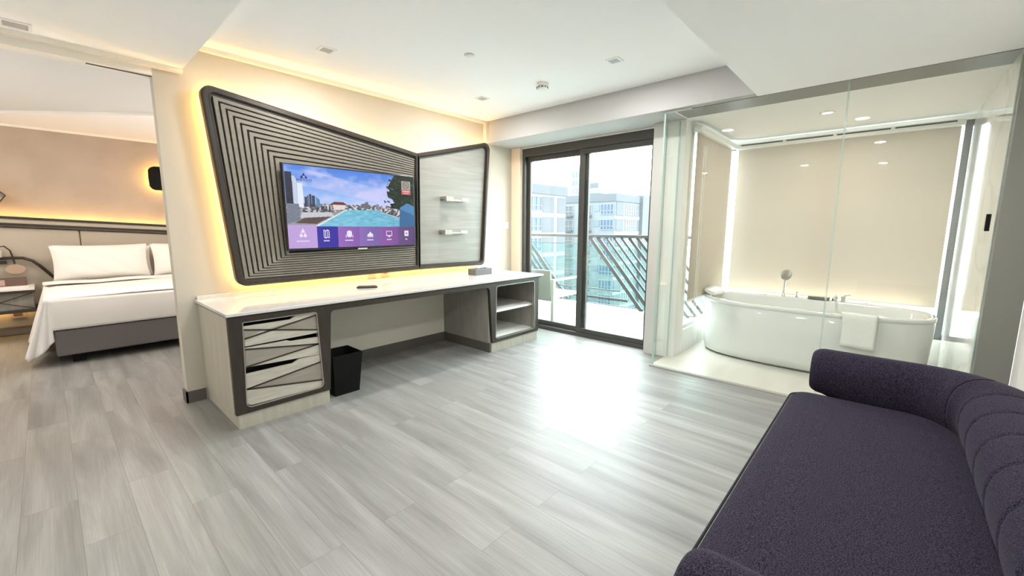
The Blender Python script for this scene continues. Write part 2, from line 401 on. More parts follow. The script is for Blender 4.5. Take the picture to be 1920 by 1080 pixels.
# cream cove strips along the tv wall top, soffit end and door header
B(.75, 3.70, TVY-.035, TVY, ZT-.03, ZT, mi=0).build('trim_3', M['trim'], kind='structure')
B(3.66, 3.70, TVY-.05, TVY, ZR, ZT-.03).build('trim_4', M['peach'], kind='structure')  # warm cove light put into the peach colour
mb = B(-2.6, .75, TVY-.05, TVY, ZL-.025, ZL); mb.box(-2.6, .59, TVY, TVY+.1, 2.30, ZL)
mb.build('trim_5', M['trim'], kind='structure')
B(.28, .59, TVY+.03, TVY+.045, 2.296, 2.30).build('trim_6', M['graydark'], kind='structure')
# bedroom ceiling: greyer high field, whiter angular drop; light difference put into the colours
B(-2.6, 4.25, TVY+.1, 7.75, 2.50, 2.6).build('ceiling_bedroom', M['ceil_grey'], kind='structure')
mb = MB(); mb.poly([(-2.6, 9.6), (-2.6, 7.749), (-.86, 7.749), (3.0, 3.60), (4.25, 3.60), (4.25, 7.749), (4.2, 7.749), (4.2, 7.749)][2:7], [], lambda a, b, d: (a, max(b, 3.88), 2.47+d), .03)
mb.build('ceiling_bedroom_drop', M['bedceil'], kind='structure')
B(-2.6, 4.25, 7.735, 7.75, 2.445, 2.47).build('trim_7', M['trim'], kind='structure')

# bathroom shell
BX, SY, TY = 5.60, 1.52, -.45
B(3.74, BX+.1, TY-.15, SY+.08, -.10, .006).build('floor_bath', M['bathfloor'], kind='structure')
B(3.735, 3.775, TY, 1.60, 0, .012).build('trim_8', M['seamw'], kind='structure')
B(3.79, BX+.1, TY-.15, SY, ZR, ZR+.1).build('ceiling_bath', M['bedceil'], kind='structure')
B(3.79, 4.08, TY, 1.50, ZR-.004, ZR).build('ceiling_bath_band', M['grey_post_shade'], kind='structure')  # flat grey colour stands in for the dim ceiling recess
B(3.80, BX+.1, TY-.15, TY, 0, ZR+.1).build('wall_bath_right', M['marble'], kind='structure')
B(3.70, 3.80, -.60, TY-.0, 0, ZR).build('wall_end_post', M['grey_post_shade'], kind='structure', bevel=.003)
mb = B(4.35, BX+.1, SY, SY+.08, 0, .25); mb.box(4.35, BX+.1, SY, SY+.08, 2.27, ZR+.1)
mb.build('wall_bath_left', M['white_wall'], kind='structure')
mb = B(BX, BX+.1, TY-.15, SY+.08, 0, .25); mb.box(BX, BX+.1, TY-.15, SY+.08, 2.27, ZR+.1)
mb.build('wall_bath_window', M['white_wall'], kind='structure')
w = sthing('window_1', (BX+.05, .53, .25))
mb = MB()
for y in (TY+.028, .53): mb.box(BX+.02, BX+.08, y-.025, y+.025, .252, 2.268)
mb.box(BX+.024, BX+.076, TY, SY, .252, .30); mb.box(BX+.024, BX+.076, TY, SY, 2.22, 2.268); mb.build('window_frame', M['winframe'], w, kind='structure')
B(BX+.045, BX+.055, TY+.04, SY-.03, .29, 2.23).build('pane', M['doorglass'], w, kind='structure')
w = sthing('window_2', (4.95, SY+.05, .25))
mb = MB()
for x in (4.375, 5.57): mb.box(x-.025, x+.025, SY+.02, SY+.07, .25, 2.27)
mb.box(4.352, 5.59, SY+.024, SY+.066, .252, .29); mb.box(4.352, 5.59, SY+.024, SY+.066, 2.23, 2.268); mb.build('window_frame', M['alu'], w, kind='structure')
B(4.40, 5.55, SY+.04, SY+.05, .29, 2.23).build('pane', M['doorglass'], w, kind='structure')

# glass partition
def glass_panel(name, label, x0, x1, y0, y1, z0, z1, handle=False):
    t = thing(name, label, 'glass partition', ((x0+x1)/2, (y0+y1)/2, z0), None)
    B(x0, x1, y0, y1, z0, z1).build('pane', M['glass'], t)
    mb = MB()
    if x1-x0 < y1-y0:
        for y in (y0, y1): mb.box(x0, x1, y-.0015, y+.0015, z0, z1)
    else:
        for x in (x0, x1): mb.box(x-.0015, x+.0015, y0, y1, z0, z1)
    mb.build('glass_edge', M['edge'], t)
    return t
glass_panel('glass_partition', 'wide fixed clear glass panel in front of the bathtub, left of the seam', 3.750, 3.762, .313, 1.57, .012, 2.30)
glass_panel('glass_return', 'narrow clear glass return panel joining the white pillar beside balcony door', 3.764, 4.118, 1.575, 1.587, .012, 2.30)
g = glass_panel('glass_door', 'clear glass bathroom door with black pull beside the grey post', 3.750, 3.762, TY+.005, .307, .012, 2.27)
g['category'] = 'glass door'
mb = B(3.725, 3.742, -.425, -.405, 1.29, 1.39); mb.box(3.73, 3.75, -.42, -.41, 1.30, 1.315); mb.box(3.73, 3.75, -.42, -.41, 1.365, 1.38)
mb.build('door_handle', M['black'], g, bevel=.002)['label'] = 'black door pull'
t = tag(B(3.742, 3.770, 1.35, 1.60, 2.297, 2.31).build('glass_head_channel', M['alu'], bevel=.002), 'grey metal channel holding the glass partition at the ceiling corner', 'channel')

# roller blinds
def blind(name, label, axis, a0, a1, pos, zb, side):
    t = thing(name, label, 'roller blind', ((a0+a1)/2, pos, 2.24) if axis == 'x' else (pos, (a0+a1)/2, 2.24), 'bathroom roller blinds')
    def P(a, d, z): return (a, pos+side*d, z) if axis == 'x' else (pos+side*d, a, z)
    mb = MB(); mb.grid(lambda u, v: P(a0+.02+(a1-a0-.04)*u, .0+.0015*math.sin(u*9), zb+(2.22-zb)*v), 24, 8)
    mb.build('blind_fabric', M['blind'], t)
    p0, p1 = P(a0+.02, .008, zb-.012), P(a1-.02, -.008, zb+.012)
    MB().box(p0[0], p1[0], p0[1], p1[1], p0[2], p1[2]).build('bottom_bar', M['white'], t, bevel=.003)
    p0, p1 = P(a0, .05, 2.205), P(a1, -.03, 2.262)
    MB().box(p0[0], p1[0], p0[1], p1[1], p0[2], p1[2]).build('cassette', M['white'], t, bevel=.008)
    mb = MB(); n = 4; L = (a1-a0-.08)/n
    for i in range(n):
        q0, q1 = P(a0+.04+i*L+.015, .052, 2.238), P(a0+.04+(i+1)*L-.015, .049, 2.252); mb.box(q0[0], q1[0], q0[1], q1[1], q0[2], q1[2])
    if axis == 'y': mb.build('cassette_slot', M['graydark'], t)
    return t
blind('roller_blind', 'wide beige roller blind drawn down on the back window behind the bathtub', 'y', TY+.06, SY-.08, BX-.07, .56, -1)
bs = blind('roller_blind', 'narrow beige roller blind on the side window beside the balcony door pillar', 'x', 4.25, 5.46, SY-.05, .57, -1)
mb = MB(); mb.tube([(4.40, SY-.08, 1.2+(-1)*k) for k in (-.9, 0, .95)], .003, 6)
mb.tube([(4.40+.03*(1-math.cos(a)), SY-.085-.02*math.sin(a/2), .25-.10*math.sin(a)) for a in [PI*k/12 for k in range(13)]], .004, 6)
mb.tube([(4.46, SY-.08, .25), (4.46, SY-.08, 2.1)], .003, 6)
mb.build('bead_chain', M['white'], bs)

# sliding balcony door
d = sthing('door_1', (DX+.05, 2.73, 0))
mb = MB(); Y0, Y1 = 1.83, 3.62
mb.box(DX+.0, DX+.12, Y0, Y1, 2.20, 2.295); mb.box(DX+.0, DX+.12, Y0, Y1, 0, .045)
mb.box(DX+.001, DX+.119, Y1-.045, Y1-.001, .002, 2.21); mb.box(DX+.02, DX+.119, Y0+.001, Y0+.025, .002, 2.21)
mb.build('door_frame', M['doorframe'], d, kind='structure', bevel=.003)
def leaf(y0, y1, x):
    mb = MB(); mb.box(x, x+.04, y0, y0+.055, .045, 2.2); mb.box(x, x+.04, y1-.06, y1, .045, 2.2)
    mb.box(x+.001, x+.039, y0+.004, y1-.004, .047, .10); mb.box(x+.001, x+.039, y0+.004, y1-.004, 2.14, 2.198)
    mb.build('sash', M['doorframe'], d, kind='structure', bevel=.003)
    B(x+.018, x+.024, y0+.05, y1-.055, .10, 2.14).build('pane', M['doorglass'], d, kind='structure')
leaf(2.66, Y1-.03, DX+.06); leaf(Y0+.01, 2.76, DX+.015)

# ================================================================== BALCONY
B(DX+.14, 5.56, 1.60, 5.6, -.15, -.03).build('floor_balcony', M['balcfloor'], kind='structure')
B(DX+.14, 5.56, 5.2, 5.3, -.03, 2.6).build('wall_balcony_end', M['white_wall'], kind='structure')
B(5.39, 5.56, 1.60, 5.2, -.03, .15).build('wall_balcony_kerb', M['curb'], kind='structure', bevel=.01)
t = thing('balcony_railing', 'dark bronze balcony railing with slanting bars above the low kerb', 'railing', (5.47, 3.4, .15))
B(5.44, 5.50, 1.62, 5.19, 1.165, 1.205).build('top_rail', M['rail'], t, bevel=.004)
for z, h, y0 in ((1.065, .012, 3.30), (.40, .014, 2.82), (.27, .035, 2.70), (.175, .012, 1.62)):
    B(5.46, 5.48, y0, 5.19, z-h/2, z+h/2).build('rail_bar', M['rail'], t)
dy, dz = -.88, -1.03
tops = [(3.36, .05), (3.22, .05), (3.08, .026), (2.96, .026), (2.84, .026), (2.72, .035), (2.60, .035), (2.48, .035), (2.36, .035), (2.22, .035)]
for y, wd in tops:
    k = min(1, (y-1.64)/.88)
    MB().bar((5.47, y, 1.17), (5.47, y+dy*k, 1.17+dz*k), .03, wd).build('slanting_bar', M['rail'], t)
for y, wd in ((4.52, .05), (4.64, .03), (4.76, .05), (4.9, .03)):
    MB().bar((5.47, y, 1.06), (5.47, y+dy*.9, .19), .03, wd).build('slanting_bar', M['rail'], t)
B(5.50, 5.506, 1.64, 5.18, .16, 1.06).build('glass_infill', M['railglass'], t)
# balcony chair facing out
t = thing('balcony_chair', 'pale square-framed balcony armchair with sage panel back behind the glass door', 'chair', (4.72, 3.55, -.03))
B(4.42, 4.45, 3.30, 3.86, .33, .74).build('backrest', M['chairp'], t, bevel=.004)
for x in (4.42, 5.05):
    for y in (3.24, 3.86):
        B(x-.0, x+.045, y, y+.045, -.03, .61).build('leg', M['chairw'], t, bevel=.004)
for y in (3.24, 3.86): B(4.42, 5.095, y, y+.045, .60, .625).build('armrest', M['chairw'], t, bevel=.003)
for y in (3.24, 3.86): B(4.46, 5.05, y+.01, y+.035, .0, .02).build('stretcher', M['chairw'], t)
B(4.45, 5.06, 3.28, 3.87, .36, .40).build('seat', M['chairw'], t, bevel=.004)

# ================================================================== CITY
B(-40, 300, -120, 300, -32, -30).build('ground_outside', M['ground'], kind='structure')
def win_x(mb, x, y0, y1, z0, z1, nb, fr=.12):      # window on an X = const face seen from -X
    mb.box(x-.05, x+.1, y0, y1, z0, z1, 0)
    for i in range(nb+1):
        y = y0+(y1-y0)*i/nb; mb.box(x-.14, x, y-fr/2, y+fr/2, z0, z1, 1)
    for z in (z0, z0+(z1-z0)*.36, z1): mb.box(x-.14, x, y0, y1, z-fr/2, z+fr/2, 1)
def win_y(mb, y, x0, x1, z0, z1, nb, fr=.12):
    mb.box(x0, x1, y-.05, y+.1, z0, z1, 0)
    for i in range(nb+1):
        x = x0+(x1-x0)*i/nb; mb.box(x-fr/2, x+fr/2, y-.14, y, z0, z1, 1)
    for z in (z0, z0+(z1-z0)*.36, z1): mb.box(x0, x1, y-.14, y, z-fr/2, z+fr/2, 1)
# near block (left)
t = thing('apartment_block', 'pale apartment block with blue window bands at the left, nearest the balcony', 'building', (50, 46, -30))
B(38, 57.5, 40, 54, -30, 6.9).build('wall', M['bld'], t)
B(37.8, 57.7, 39.8, 54, 6.4, 7.8).build('parapet', M['bldg'], t)
for k in range(9):
    z = 5.95-3.07*k
    mb = MB(); win_y(mb, 40, 46.8, 51.0, z-2.05, z, 4); mb.build('window', [M['wblue'], M['bld']], t)
    mb = MB(); win_y(mb, 40, 41.2, 45.4, z-2.05, z, 4); mb.build('window', [M['wblue'], M['bld']], t)
    B(51.3, 54.3, 39.94, 40.1, z-2.3, z+.1).build('grey_panel', M['bldg'], t)
    B(55.2, 57.4, 39.94, 40.1, z-2.3, z+.1).build('grey_panel', M['bldg'], t)
# right block
t = thing('apartment_block', 'wide grey and white apartment block with its corner facing the balcony, middle distance', 'building', (84, 48, -30))
mb = B(76, 97, 41, 60, -30, 7.2); mb.build('wall', M['bldl'], t)
B(75.8, 97, 40.8, 60, 6.6, 8.05).build('parapet', M['bldg'], t)
B(86.6, 90.6, 40.2, 42, -30, 8.3).build('pier', M['bldg'], t)
for k in range(9):
    z = 6.05-3.07*k
    mb = MB(); win_x(mb, 76, 41.3, 44.2, z-2.0, z, 4); mb.build('window', [M['wblue'], M['bld']], t)
    B(75.93, 76.1, 44.5, 45.8, z-1.4, z-.1).build('small_window', M['wlight'], t)
    for y0, y1 in ((46.4, 47.9), (50.9, 52.9)):
        mb = MB(); win_x(mb, 76, y0, y1, z-2.0, z-.1, 2, .1); mb.build('window', [M['wdark'], M['bld']], t)
        mb = B(74.9, 76, y0-.1, y1+.1, z-2.4, z-2.25); 
        mb.box(74.9, 74.96, y0-.1, y1+.1, z-1.5, z-1.42); mb.box(74.9, 74.96, y0-.1, y0, z-2.3, z-1.45); mb.box(74.9, 74.96, y1, y1+.1, z-2.3, z-1.45)
        mb.build('balcony', M['bldg'], t)
    mb = MB(); win_y(mb, 41, 80.3, 86.2, z-2.0, z+.1, 6); mb.build('window', [M['wlight'], M['bld']], t)
    B(76.3, 79.3, 40.9, 41.1, z-2.2, z+.5).build('grey_panel', M['bldg'], t)
    B(75.9, 97, 40.88, 41.1, z-2.95, z-2.35).build('floor_band', M['bld'], t)
# distant tower
t = thing('office_tower', 'tall pale tower with stepped top rising behind the apartment blocks', 'building', (118, 74, -30))
B(110, 126, 70.5, 81, -30, 19.3).build('wall', M['bldt'], t)
B(110, 124, 64.6, 70.5, -30, 15.2).build('wing', M['bldt'], t)
B(109.6, 124, 64.3, 70.7, 11.3, 12.2).build('ledge', M['bldl'], t)
B(109.9, 110.1, 65.3, 68.6, 13.1, 14.4).build('louvre', M['bldg'], t)
for k in range(5):
    for y in (71.6, 72.7, 73.8):
        B(109.9, 110.1, y, y+.7, 16.6-2.4*k, 18.2-2.4*k).build('window', M['wlight'], t)
# canopy below
mb = MB()
for i in range(260):
    a = random.uniform(0, 2*PI); r = 5*math.sqrt(random.random()); x, y = 64+r*math.cos(a), 34.5+r*.8*math.sin(a); z = -14.5+1.6*(1-(r/5)**2)+random.uniform(-.5, .5)
    s = random.uniform(.35, .8); mb.add([(x+s, y, z), (x-s, y, z), (x, y+s, z), (x, y-s, z), (x, y, z+s), (x, y, z-s)], [(0, 2, 4), (2, 1, 4), (1, 3, 4), (3, 0, 4), (2, 0, 5), (1, 2, 5), (3, 1, 5), (0, 3, 5)])
t = thing('street_tree', 'yellow-green tree crown far below beyond the balcony kerb', 'tree', (64, 34.5, -30))
mb.build('foliage', M['leaf'], t); MB().tube([(64, 34.5, -30), (64, 34.5, -14)], .4).build('trunk', M['bldg'], t)

# ================================================================== TV FEATURE PANEL
t = thing('backlit_wall_panel', 'dark-framed angular backlit wall panel with grey slats and pale veneer wing', 'wall panel', (2.2, 3.76, .85))
FY = 3.655      # front of frame
PL = [(.82, 2.295), (.945, .845), (2.625, .86), (2.650, 2.045)]; PL = PL[::-1]
PR = [(2.585, .86), (3.565, .85), (3.675, 2.315), (2.61, 2.045)]
def frame(name, P, r, widths):
    out = rpoly(P, r); lv = [(0, FY+.065), (0, FY+.012), (.012, FY), (widths-.014, FY), (widths-.006, FY+.012), (widths-.006, FY+.022), (widths+.006, FY+.022), (widths+.006, FY+.045)]
    loops = []
    for dd, y in lv:
        q = inset(P, dd); rr = [max(.012, x-dd*.6) for x in r]
        loops.append([(a, y, b) for a, b in rpoly(q, rr)])
    mb = MB(); mb.loft(loops, 0, False, False)
    mb.loft([loops[-1], loops[0]], 0, False, False)
    return mb.build(name, M['dark'], t)
RL = [.03, .03, .075, .075]
frame('frame', PL, [.04, .03, .075, .065], .052)
frame('frame', PR, [.03, .06, .075, .03], .045)
# left field: base + nine nested raised slats
b0 = inset(PL, .03); mb = MB(); mb.poly(b0, [], XZ(FY+.045), .02); mb.build('base_board', M['groove'], t)
O = dict(TL=(.905, 2.215), TR=(2.59, 1.985), BR=(2.57, .905), BL=(1.005, .905))
I = dict(TL=(1.285, 1.835), TR=(2.58, 1.80), BR=(2.57, 1.10), BL=(1.315, 1.075))
def lp(k, t_): return (O[k][0]+(I[k][0]-O[k][0])*t_, O[k][1]+(I[k][1]-O[k][1])*t_)
N = 9
for i in range(N+1):
    t0 = i/N-.02; t1 = t0+.82/N
    def pl(tt): return [lp('TR', tt), lp('TL', tt), lp('BL', tt), lp('BR', tt)]
    a, bq, tm = pl(t0), pl(t1), pl((t0+t1)/2)
    mb = MB()
    L0 = [(p[0], FY+.045, p[1]) for p in a]; L1 = [(p[0], FY+.016, p[1]) for p in [tuple(Vector(x)*.94+Vector(y)*.06) for x, y in zip(a, bq)]]
    L2 = [(p[0], FY+.016, p[1]) for p in [tuple(Vector(x)*.14+Vector(y)*.86) for x, y in zip(a, bq)]]; L3 = [(p[0], FY+.045, p[1]) for p in bq]
    mb.loft([L0, L1, L2, L3], 0, False, False, closed=False)
    if i == 0: allm = mb
    else: allm.add(mb.v, mb.f)
allm.build('slatted_field', M['taupe'], t)
b0 = inset(PR, .03); mb = MB(); mb.poly(b0, [], XZ(FY+.040), .02); mb.build('veneer_field', M['lightwood'], t)['label'] = 'pale wood veneer field'
# spacer battens and led strips on the back
mb = MB()
mb.poly(inset(PL, .12), [], XZ(FY+.066), .046); mb.poly(inset(PR, .12), [], XZ(FY+.066), .046); mb.build('spacer', M['dark'], t)
def strip(P, idx, dd, name, m):
    q = inset(P, dd); mb = MB()
    for i in idx:
        a, b = Vector(q[i]), Vector(q[(i+1) % 4]); mb.bar((a.x, FY+.082, a.y), (b.x, FY+.082, b.y), .010, .010)
    mb.build(name, m, t)
# PL order: TR, BR, BL, TL ; edges 0:TR-BR 1:BR-BL 2:BL-TL 3:TL-TR
strip(PL, [1, 2, 3], .045, 'led_strip', M['led'])
strip(PR, [0, 2], .045, 'led_strip', M['led'])
strip(PR, [1], .045, 'led_strip', M['led_soft'])

# metal wall ledges on the veneer
def ledge(loc, label):
    x, z = loc; y = FY+.040
    t = thing('wall_ledge', label, 'wall shelf', (x, y, z), 'metal ledges on the veneer wing')
    mb = B(x, x+.36, y-.055, y, z-.012, z, mi=0)
    mb.build('shelf', M['white'], t, bevel=.002)
    B(x, x+.012, y-.105, y, z-.022, z+.028).build('end_plate', M['steel'], t, bevel=.001)
    mb = MB(); mb.box(x+.012, x+.10, y-.105, y-.095, z-.022, z+.028); mb.build('front_lip', M['steel'], t, bevel=.001)
    B(x+.26, x+.36, y-.062, y-.055, z-.012, z+.022).build('front_lip', M['steel'], t, bevel=.001)
    return t
l1 = ledge((2.93, 1.605), 'small grey metal wall ledge, upper one on the pale veneer')
dup(l1, (2.905, FY+.040, 1.245), 'small grey metal wall ledge, lower one on the pale veneer')

# ================================================================== TELEVISION
t = thing('television', 'wide flat television showing a rooftop pool and purple menu on slatted panel', 'television', (1.912, 3.62, 1.105))
TX0, TX1, TZ0, TZ1, TYF = 1.298, 2.527, 1.108, 1.803, 3.60
B(TX0, TX1, TYF+.002, TYF+.034, TZ0, TZ1).build('casing', M['blackgloss'], t, bevel=.003)
B(1.6, 2.2, TYF+.034, FY+.020, 1.28, 1.65).build('mount', M['black'], t)
B(1.90, 1.99, TYF-.004, TYF+.003, TZ0-.006, TZ0+.004).build('badge', M['alu'], t)
SX0, SX1, SZ0, SZ1 = TX0+.012, TX1-.008, TZ0+.018, TZ1-.010
NU, NV = 440, 248
def screen_pixels():
    u = (np.arange(NU)+.5)/NU; v = (np.arange(NV)+.5)/NV; U, V = np.meshgrid(u, v)
    rs = np.random.RandomState(3)
    def noise(sx, sy, seed):
        r = np.random.RandomState(seed).rand(sy+2, sx+2); x = U*sx; y = V*sy; xi = x.astype(int); yi = y.astype(int); fx = x-xi; fy = y-yi
        fx = fx*fx*(3-2*fx); fy = fy*fy*(3-2*fy)
        return (r[yi, xi]*(1-fx)+r[yi, xi+1]*fx)*(1-fy)+(r[yi+1, xi]*(1-fx)+r[yi+1, xi+1]*fx)*fy
    I_ = np.zeros((NV, NU, 3))
    def lerp(a, b, k): return np.array(a)[None, None]*(1-k[..., None])+np.array(b)[None, None]*k[..., None]
    sky = lerp((78, 128, 222), (178, 205, 246), np.clip(V/.46, 0, 1))
    cl = np.clip(noise(5, 6, 1)*.5+noise(11, 13, 2)*.3+noise(26, 25, 5)*.2-.42+.25*(U-.3)+.15*(np.abs(V-U*.3-.1) < .1), 0, 1)*2.2
    cl = np.clip(cl, 0, .8); sky = sky*(1-cl[..., None])+np.array((212, 208, 248))*cl[..., None]
    I_[:] = sky
    def put(mask, col, jit=0):
        c = np.array(col, float)[None, :]; k = mask.sum(); j = rs.uniform(-jit, jit, (k, 1)) if jit else 0
        I_[mask] = c+j
    def pin(poly):
        m = np.zeros(U.shape, bool); k = len(poly)
        for i in range(k):
            x0, y0 = poly[i]; x1, y1 = poly[i-1]
            c = ((y0 > V) != (y1 > V)) & (U < (x1-x0)*(V-y0)/((y1-y0) or 1e-9)+x0); m ^= c
        return m
    sk = .445+.03*(noise(40, 1, 8)-.5)+.02*(noise(90, 1, 9)-.5)
    land = (V > sk) & (V < .72)
    tx = noise(90, 60, 11); base = lerp((62, 62, 74), (216, 212, 214), np.clip((tx-.2)*1.6, 0, 1)); I_[land] = base[land]
    put(pin([(.0, .60), (.20, .60), (.42, .50), (.40, .56), (.19, .72), (0, .72)]), (150, 150, 152), 22)
    put(pin([(.05, .69), (.12, .62), (.30, .60), (.19, .70)]), (92, 74, 70), 14)
    put(pin([(.10, .56), (.30, .55), (.32, .60), (.08, .63)]), (196, 200, 205), 18)
    put(pin([(.003, .085), (.046, .085), (.050, .62), (.003, .60)]), (42, 46, 66), 16)
    put(pin([(.046, .13), (.062, .13), (.076, .18), (.074, .55), (.05, .55)]), (196, 206, 224), 8)
    put(pin([(.077, .21), (.112, .21), (.114, .50), (.078, .50)]), (226, 232, 244), 6)
    put(pin([(.003, .46), (.082, .46), (.088, .66), (.003, .70)]), (118, 124, 140), 22)
    for a, b, h, c in ((.12, .136, .37, (60, 66, 92)), (.137, .15, .35, (96, 108, 134)), (.152, .166, .335, (52, 58, 84)), (.168, .19, .35, (58, 68, 98)), (.197, .222, .36, (96, 134, 172)), (.565, .588, .395, (110, 110, 130)), (.65, .68, .425, (130, 130, 148))):
        put((U > a) & (U < b) & (V > h+(.04*(U-a)/(b-a) if a == .197 else 0)) & (V < .49), c, 14)
    put(pin([(.290, .452), (.325, .415), (.39, .415), (.425, .452)]), (112, 48, 46), 10)
    put(pin([(.31, .452), (.41, .452), (.40, .51), (.32, .52)]), (222, 214, 206), 14)
    put(pin([(.53, .43), (.57, .41), (.60, .45), (.60, .48), (.52, .48)]), (108, 104, 116), 18)
    pool = pin([(.187, .735), (.42, .512), (.66, .503), (.855, .615), (.87, .735)])
    pc = lerp((138, 204, 226), (84, 158, 190), np.clip(noise(30, 60, 21)*.7+(U-.5)*.6, 0, 1)); I_[pool] = pc[pool]
    put(pin([(.17, .735), (.41, .508), (.425, .508), (.197, .735)]), (222, 228, 236))
    put(pin([(.66, .503), (.86, .60), (.86, .625), (.655, .508)]), (170, 186, 196))
    for q in range(5): put(pin([(.72+.03*q, .53+.012*q), (.75+.03*q, .50+.012*q), (.755+.03*q, .505+.012*q), (.73+.03*q, .54+.012*q)]), (44, 44, 54))
    td = noise(30, 26, 31)*.6+noise(70, 60, 32)*.4
    ex = .795-.055*np.sin((V-.02)*8)+.085*(td-.5)*2
    tree = (U > ex) & (V < .47) & ((U-.80 > .02-.35*(V-.0)) | (td > .45))
    tc_ = lerp((18, 30, 24), (60, 86, 58), np.clip((noise(90, 70, 33)-.45)*2, 0, 1)); I_[tree] = tc_[tree]
    put(pin([(.935, .385), (.865, .456), (.855, .735), (1, .735), (1, .43)]), (52, 104, 152), 8)
    put(pin([(.935, .385), (.865, .456), (.866, .475), (1, .56), (1, .43)]), (78, 136, 184), 6)
    # menu
    cols = [(0, .190, (190, 160, 218)), (.190, .342, (56, 46, 158)), (.342, .506, (150, 104, 186)), (.506, .677, (136, 108, 178)), (.677, .843, (140, 88, 166)), (.843, 1.01, (104, 76, 128))]
    for a, b, c in cols:
        mk = (U >= a) & (U < b) & (V > (.715 if a == 0 else .728)); put(mk, c, 3)
        if a > .19: I_[mk] += ((U[mk]-a)/(b-a)*-14)[:, None]
    def disc(cx, cy, r, asp=1.78): return ((U-cx)**2*asp*asp+(V-cy)**2) < r*r
    Wc = (236, 226, 244)
    # first icon: three petals
    for cx, cy in ((.096, .785), (.083, .838), (.109, .838)): put(pin([(cx, cy-.035), (cx+.012, cy+.012), (cx+.004, cy+.026), (cx-.004, cy+.026), (cx-.012, cy+.012)]), Wc)
    # folded map icon
    for k, x in enumerate((.238, .250, .264, .276)):
        o_ = .012 if k % 2 else 0; put((np.abs(U-x) < .0024) & (V > .775+o_) & (V < .868+o_), Wc)
    for x0, x1, s_ in ((.238, .25, 1), (.25, .264, -1), (.264, .276, 1)):
        for z0 in (.775, .868):
            yy = z0+(.012*(U-x0)/(x1-x0) if s_ > 0 else .012*(1-(U-x0)/(x1-x0))); put((U > x0) & (U < x1) & (np.abs(V-yy) < .005), Wc)
    put(disc(.426, .828, .045) & (np.abs(U-.426) < .02), Wc); put((np.abs(np.abs(U-.426)-.026) < .003) & (V > .84) & (V < .88), Wc)
    put(disc(.594, .862, .045) & (V < .862), Wc); put((np.abs(U-.594) < .024) & (V > .866) & (V < .874), Wc); put(disc(.594, .812, .010), Wc)
    o_ = (np.abs(U-.758) < .026) & (V > .79) & (V < .862); i_ = (np.abs(U-.758) < .021) & (V > .80) & (V < .852); put(o_ & ~i_, Wc); put((np.abs(U-.758) < .008) & (V > .862) & (V < .878), Wc)
    put((np.abs(U-.920) < .019) & (V > .785) & (V < .868), Wc); put(pin([(.914, .81), (.93, .827), (.914, .844)]), (120, 80, 150))
    # logo top left, three petals
    for cx, cy in ((.124, .105), (.110, .135), (.138, .135)): put(pin([(cx, cy-.025), (cx+.010, cy+.010), (cx, cy+.018), (cx-.010, cy+.010)]), (42, 40, 118))
    return np.clip(I_, 0, 255)
px = screen_pixels()
lin = np.where(px/255 <= .04045, px/255/12.92, ((px/255+.055)/1.055)**2.4)
xs = np.linspace(SX0, SX1, NU+1)-1.912; zs = np.linspace(SZ1, SZ0, NV+1)-1.105
X_, Z_ = np.meshgrid(xs, zs); vv = np.stack([X_.ravel(), np.full(X_.size, TYF+.0015-3.62), Z_.ravel()], 1)
ii, jj = np.meshgrid(np.arange(NU), np.arange(NV)); a_ = (jj*(NU+1)+ii).ravel()
ff = np.stack([a_, a_+NU+1, a_+NU+2, a_+1], 1)
me = bpy.data.meshes.new('screen'); me.vertices.add(len(vv)); me.vertices.foreach_set('co', vv.ravel())
me.loops.add(ff.size); me.loops.foreach_set('vertex_index', ff.ravel().astype(np.int32))
me.polygons.add(len(ff)); me.polygons.foreach_set('loop_start', (np.arange(len(ff))*4).astype(np.int32)); me.update(calc_edges=True); me.validate()
at = me.color_attributes.new('picture', 'FLOAT_COLOR', 'CORNER')
cc = np.repeat(np.concatenate([lin.reshape(-1, 3), np.ones((NU*NV, 1))], 1), 4, 0); at.data.foreach_set('color', cc.ravel())
m, n, l, b = new_mat('screen_picture'); va = n.new('ShaderNodeVertexColor'); va.layer_name = 'picture'
b.inputs['Base Color'].default_value = (.01, .01, .01, 1); b.inputs['Roughness'].default_value = .25; b.inputs['Specular IOR Level'].default_value = .25
l.new(va.outputs[0], b.inputs['Emission Color']); b.inputs['Emission Strength'].default_value = .36
me.materials.append(m); so = bpy.data.objects.new('screen', me); C.objects.link(so); so.parent = t; WORLD[so.name] = (1.912, 3.62, 1.105)
def text(body, name, size, x, y, z, material, parent, rot=(PI/2, 0, 0), align='CENTER'):
    cu = bpy.data.curves.new(name, 'FONT'); cu.body = body; cu.size = size; cu.align_x = align; cu.extrude = .0003
    tmp = bpy.data.objects.new(name, cu); C.objects.link(tmp)
    dg = bpy.context.evaluated_depsgraph_get(); me_ = bpy.data.meshes.new_from_object(tmp.evaluated_get(dg))
    bpy.data.objects.remove(tmp); me_.name = name
    o = bpy.data.objects.new(name, me_); me_.materials.append(material); C.objects.link(o); o.parent = parent
    w_ = WORLD[parent.name]; o.location = (x-w_[0], y-w_[1], z-w_[2]); o.rotation_euler = rot; WORLD[o.name] = (x, y, z); return o
lt = emis('screen_lettering_violet', (.07, .05, .25), .35); lw = emis('screen_lettering_white', (.80, .74, .9), .36); lb = emis('screen_lettering_blue', (.36, .38, .85), .36)
def uv(u, v): return SX0+(SX1-SX0)*u, SZ1-(SZ1-SZ0)*v
x, z = uv(.125, .185); text('AMETHYST', 'screen_lettering', .026, x, TYF-.0005, z, lt, t)
x, z = uv(.66, .12); text('07:02 PM', 'screen_lettering', .040, x, TYF-.0005, z, lb, t)
for u, s_ in ((.097, 'ENTERTAINMENT'), (.259, 'EXPLORE'), (.426, 'WELCOME'), (.594, 'SERVICES'), (.759, 'TV'), (.920, 'MEDIA')):
    pass
mb = MB()
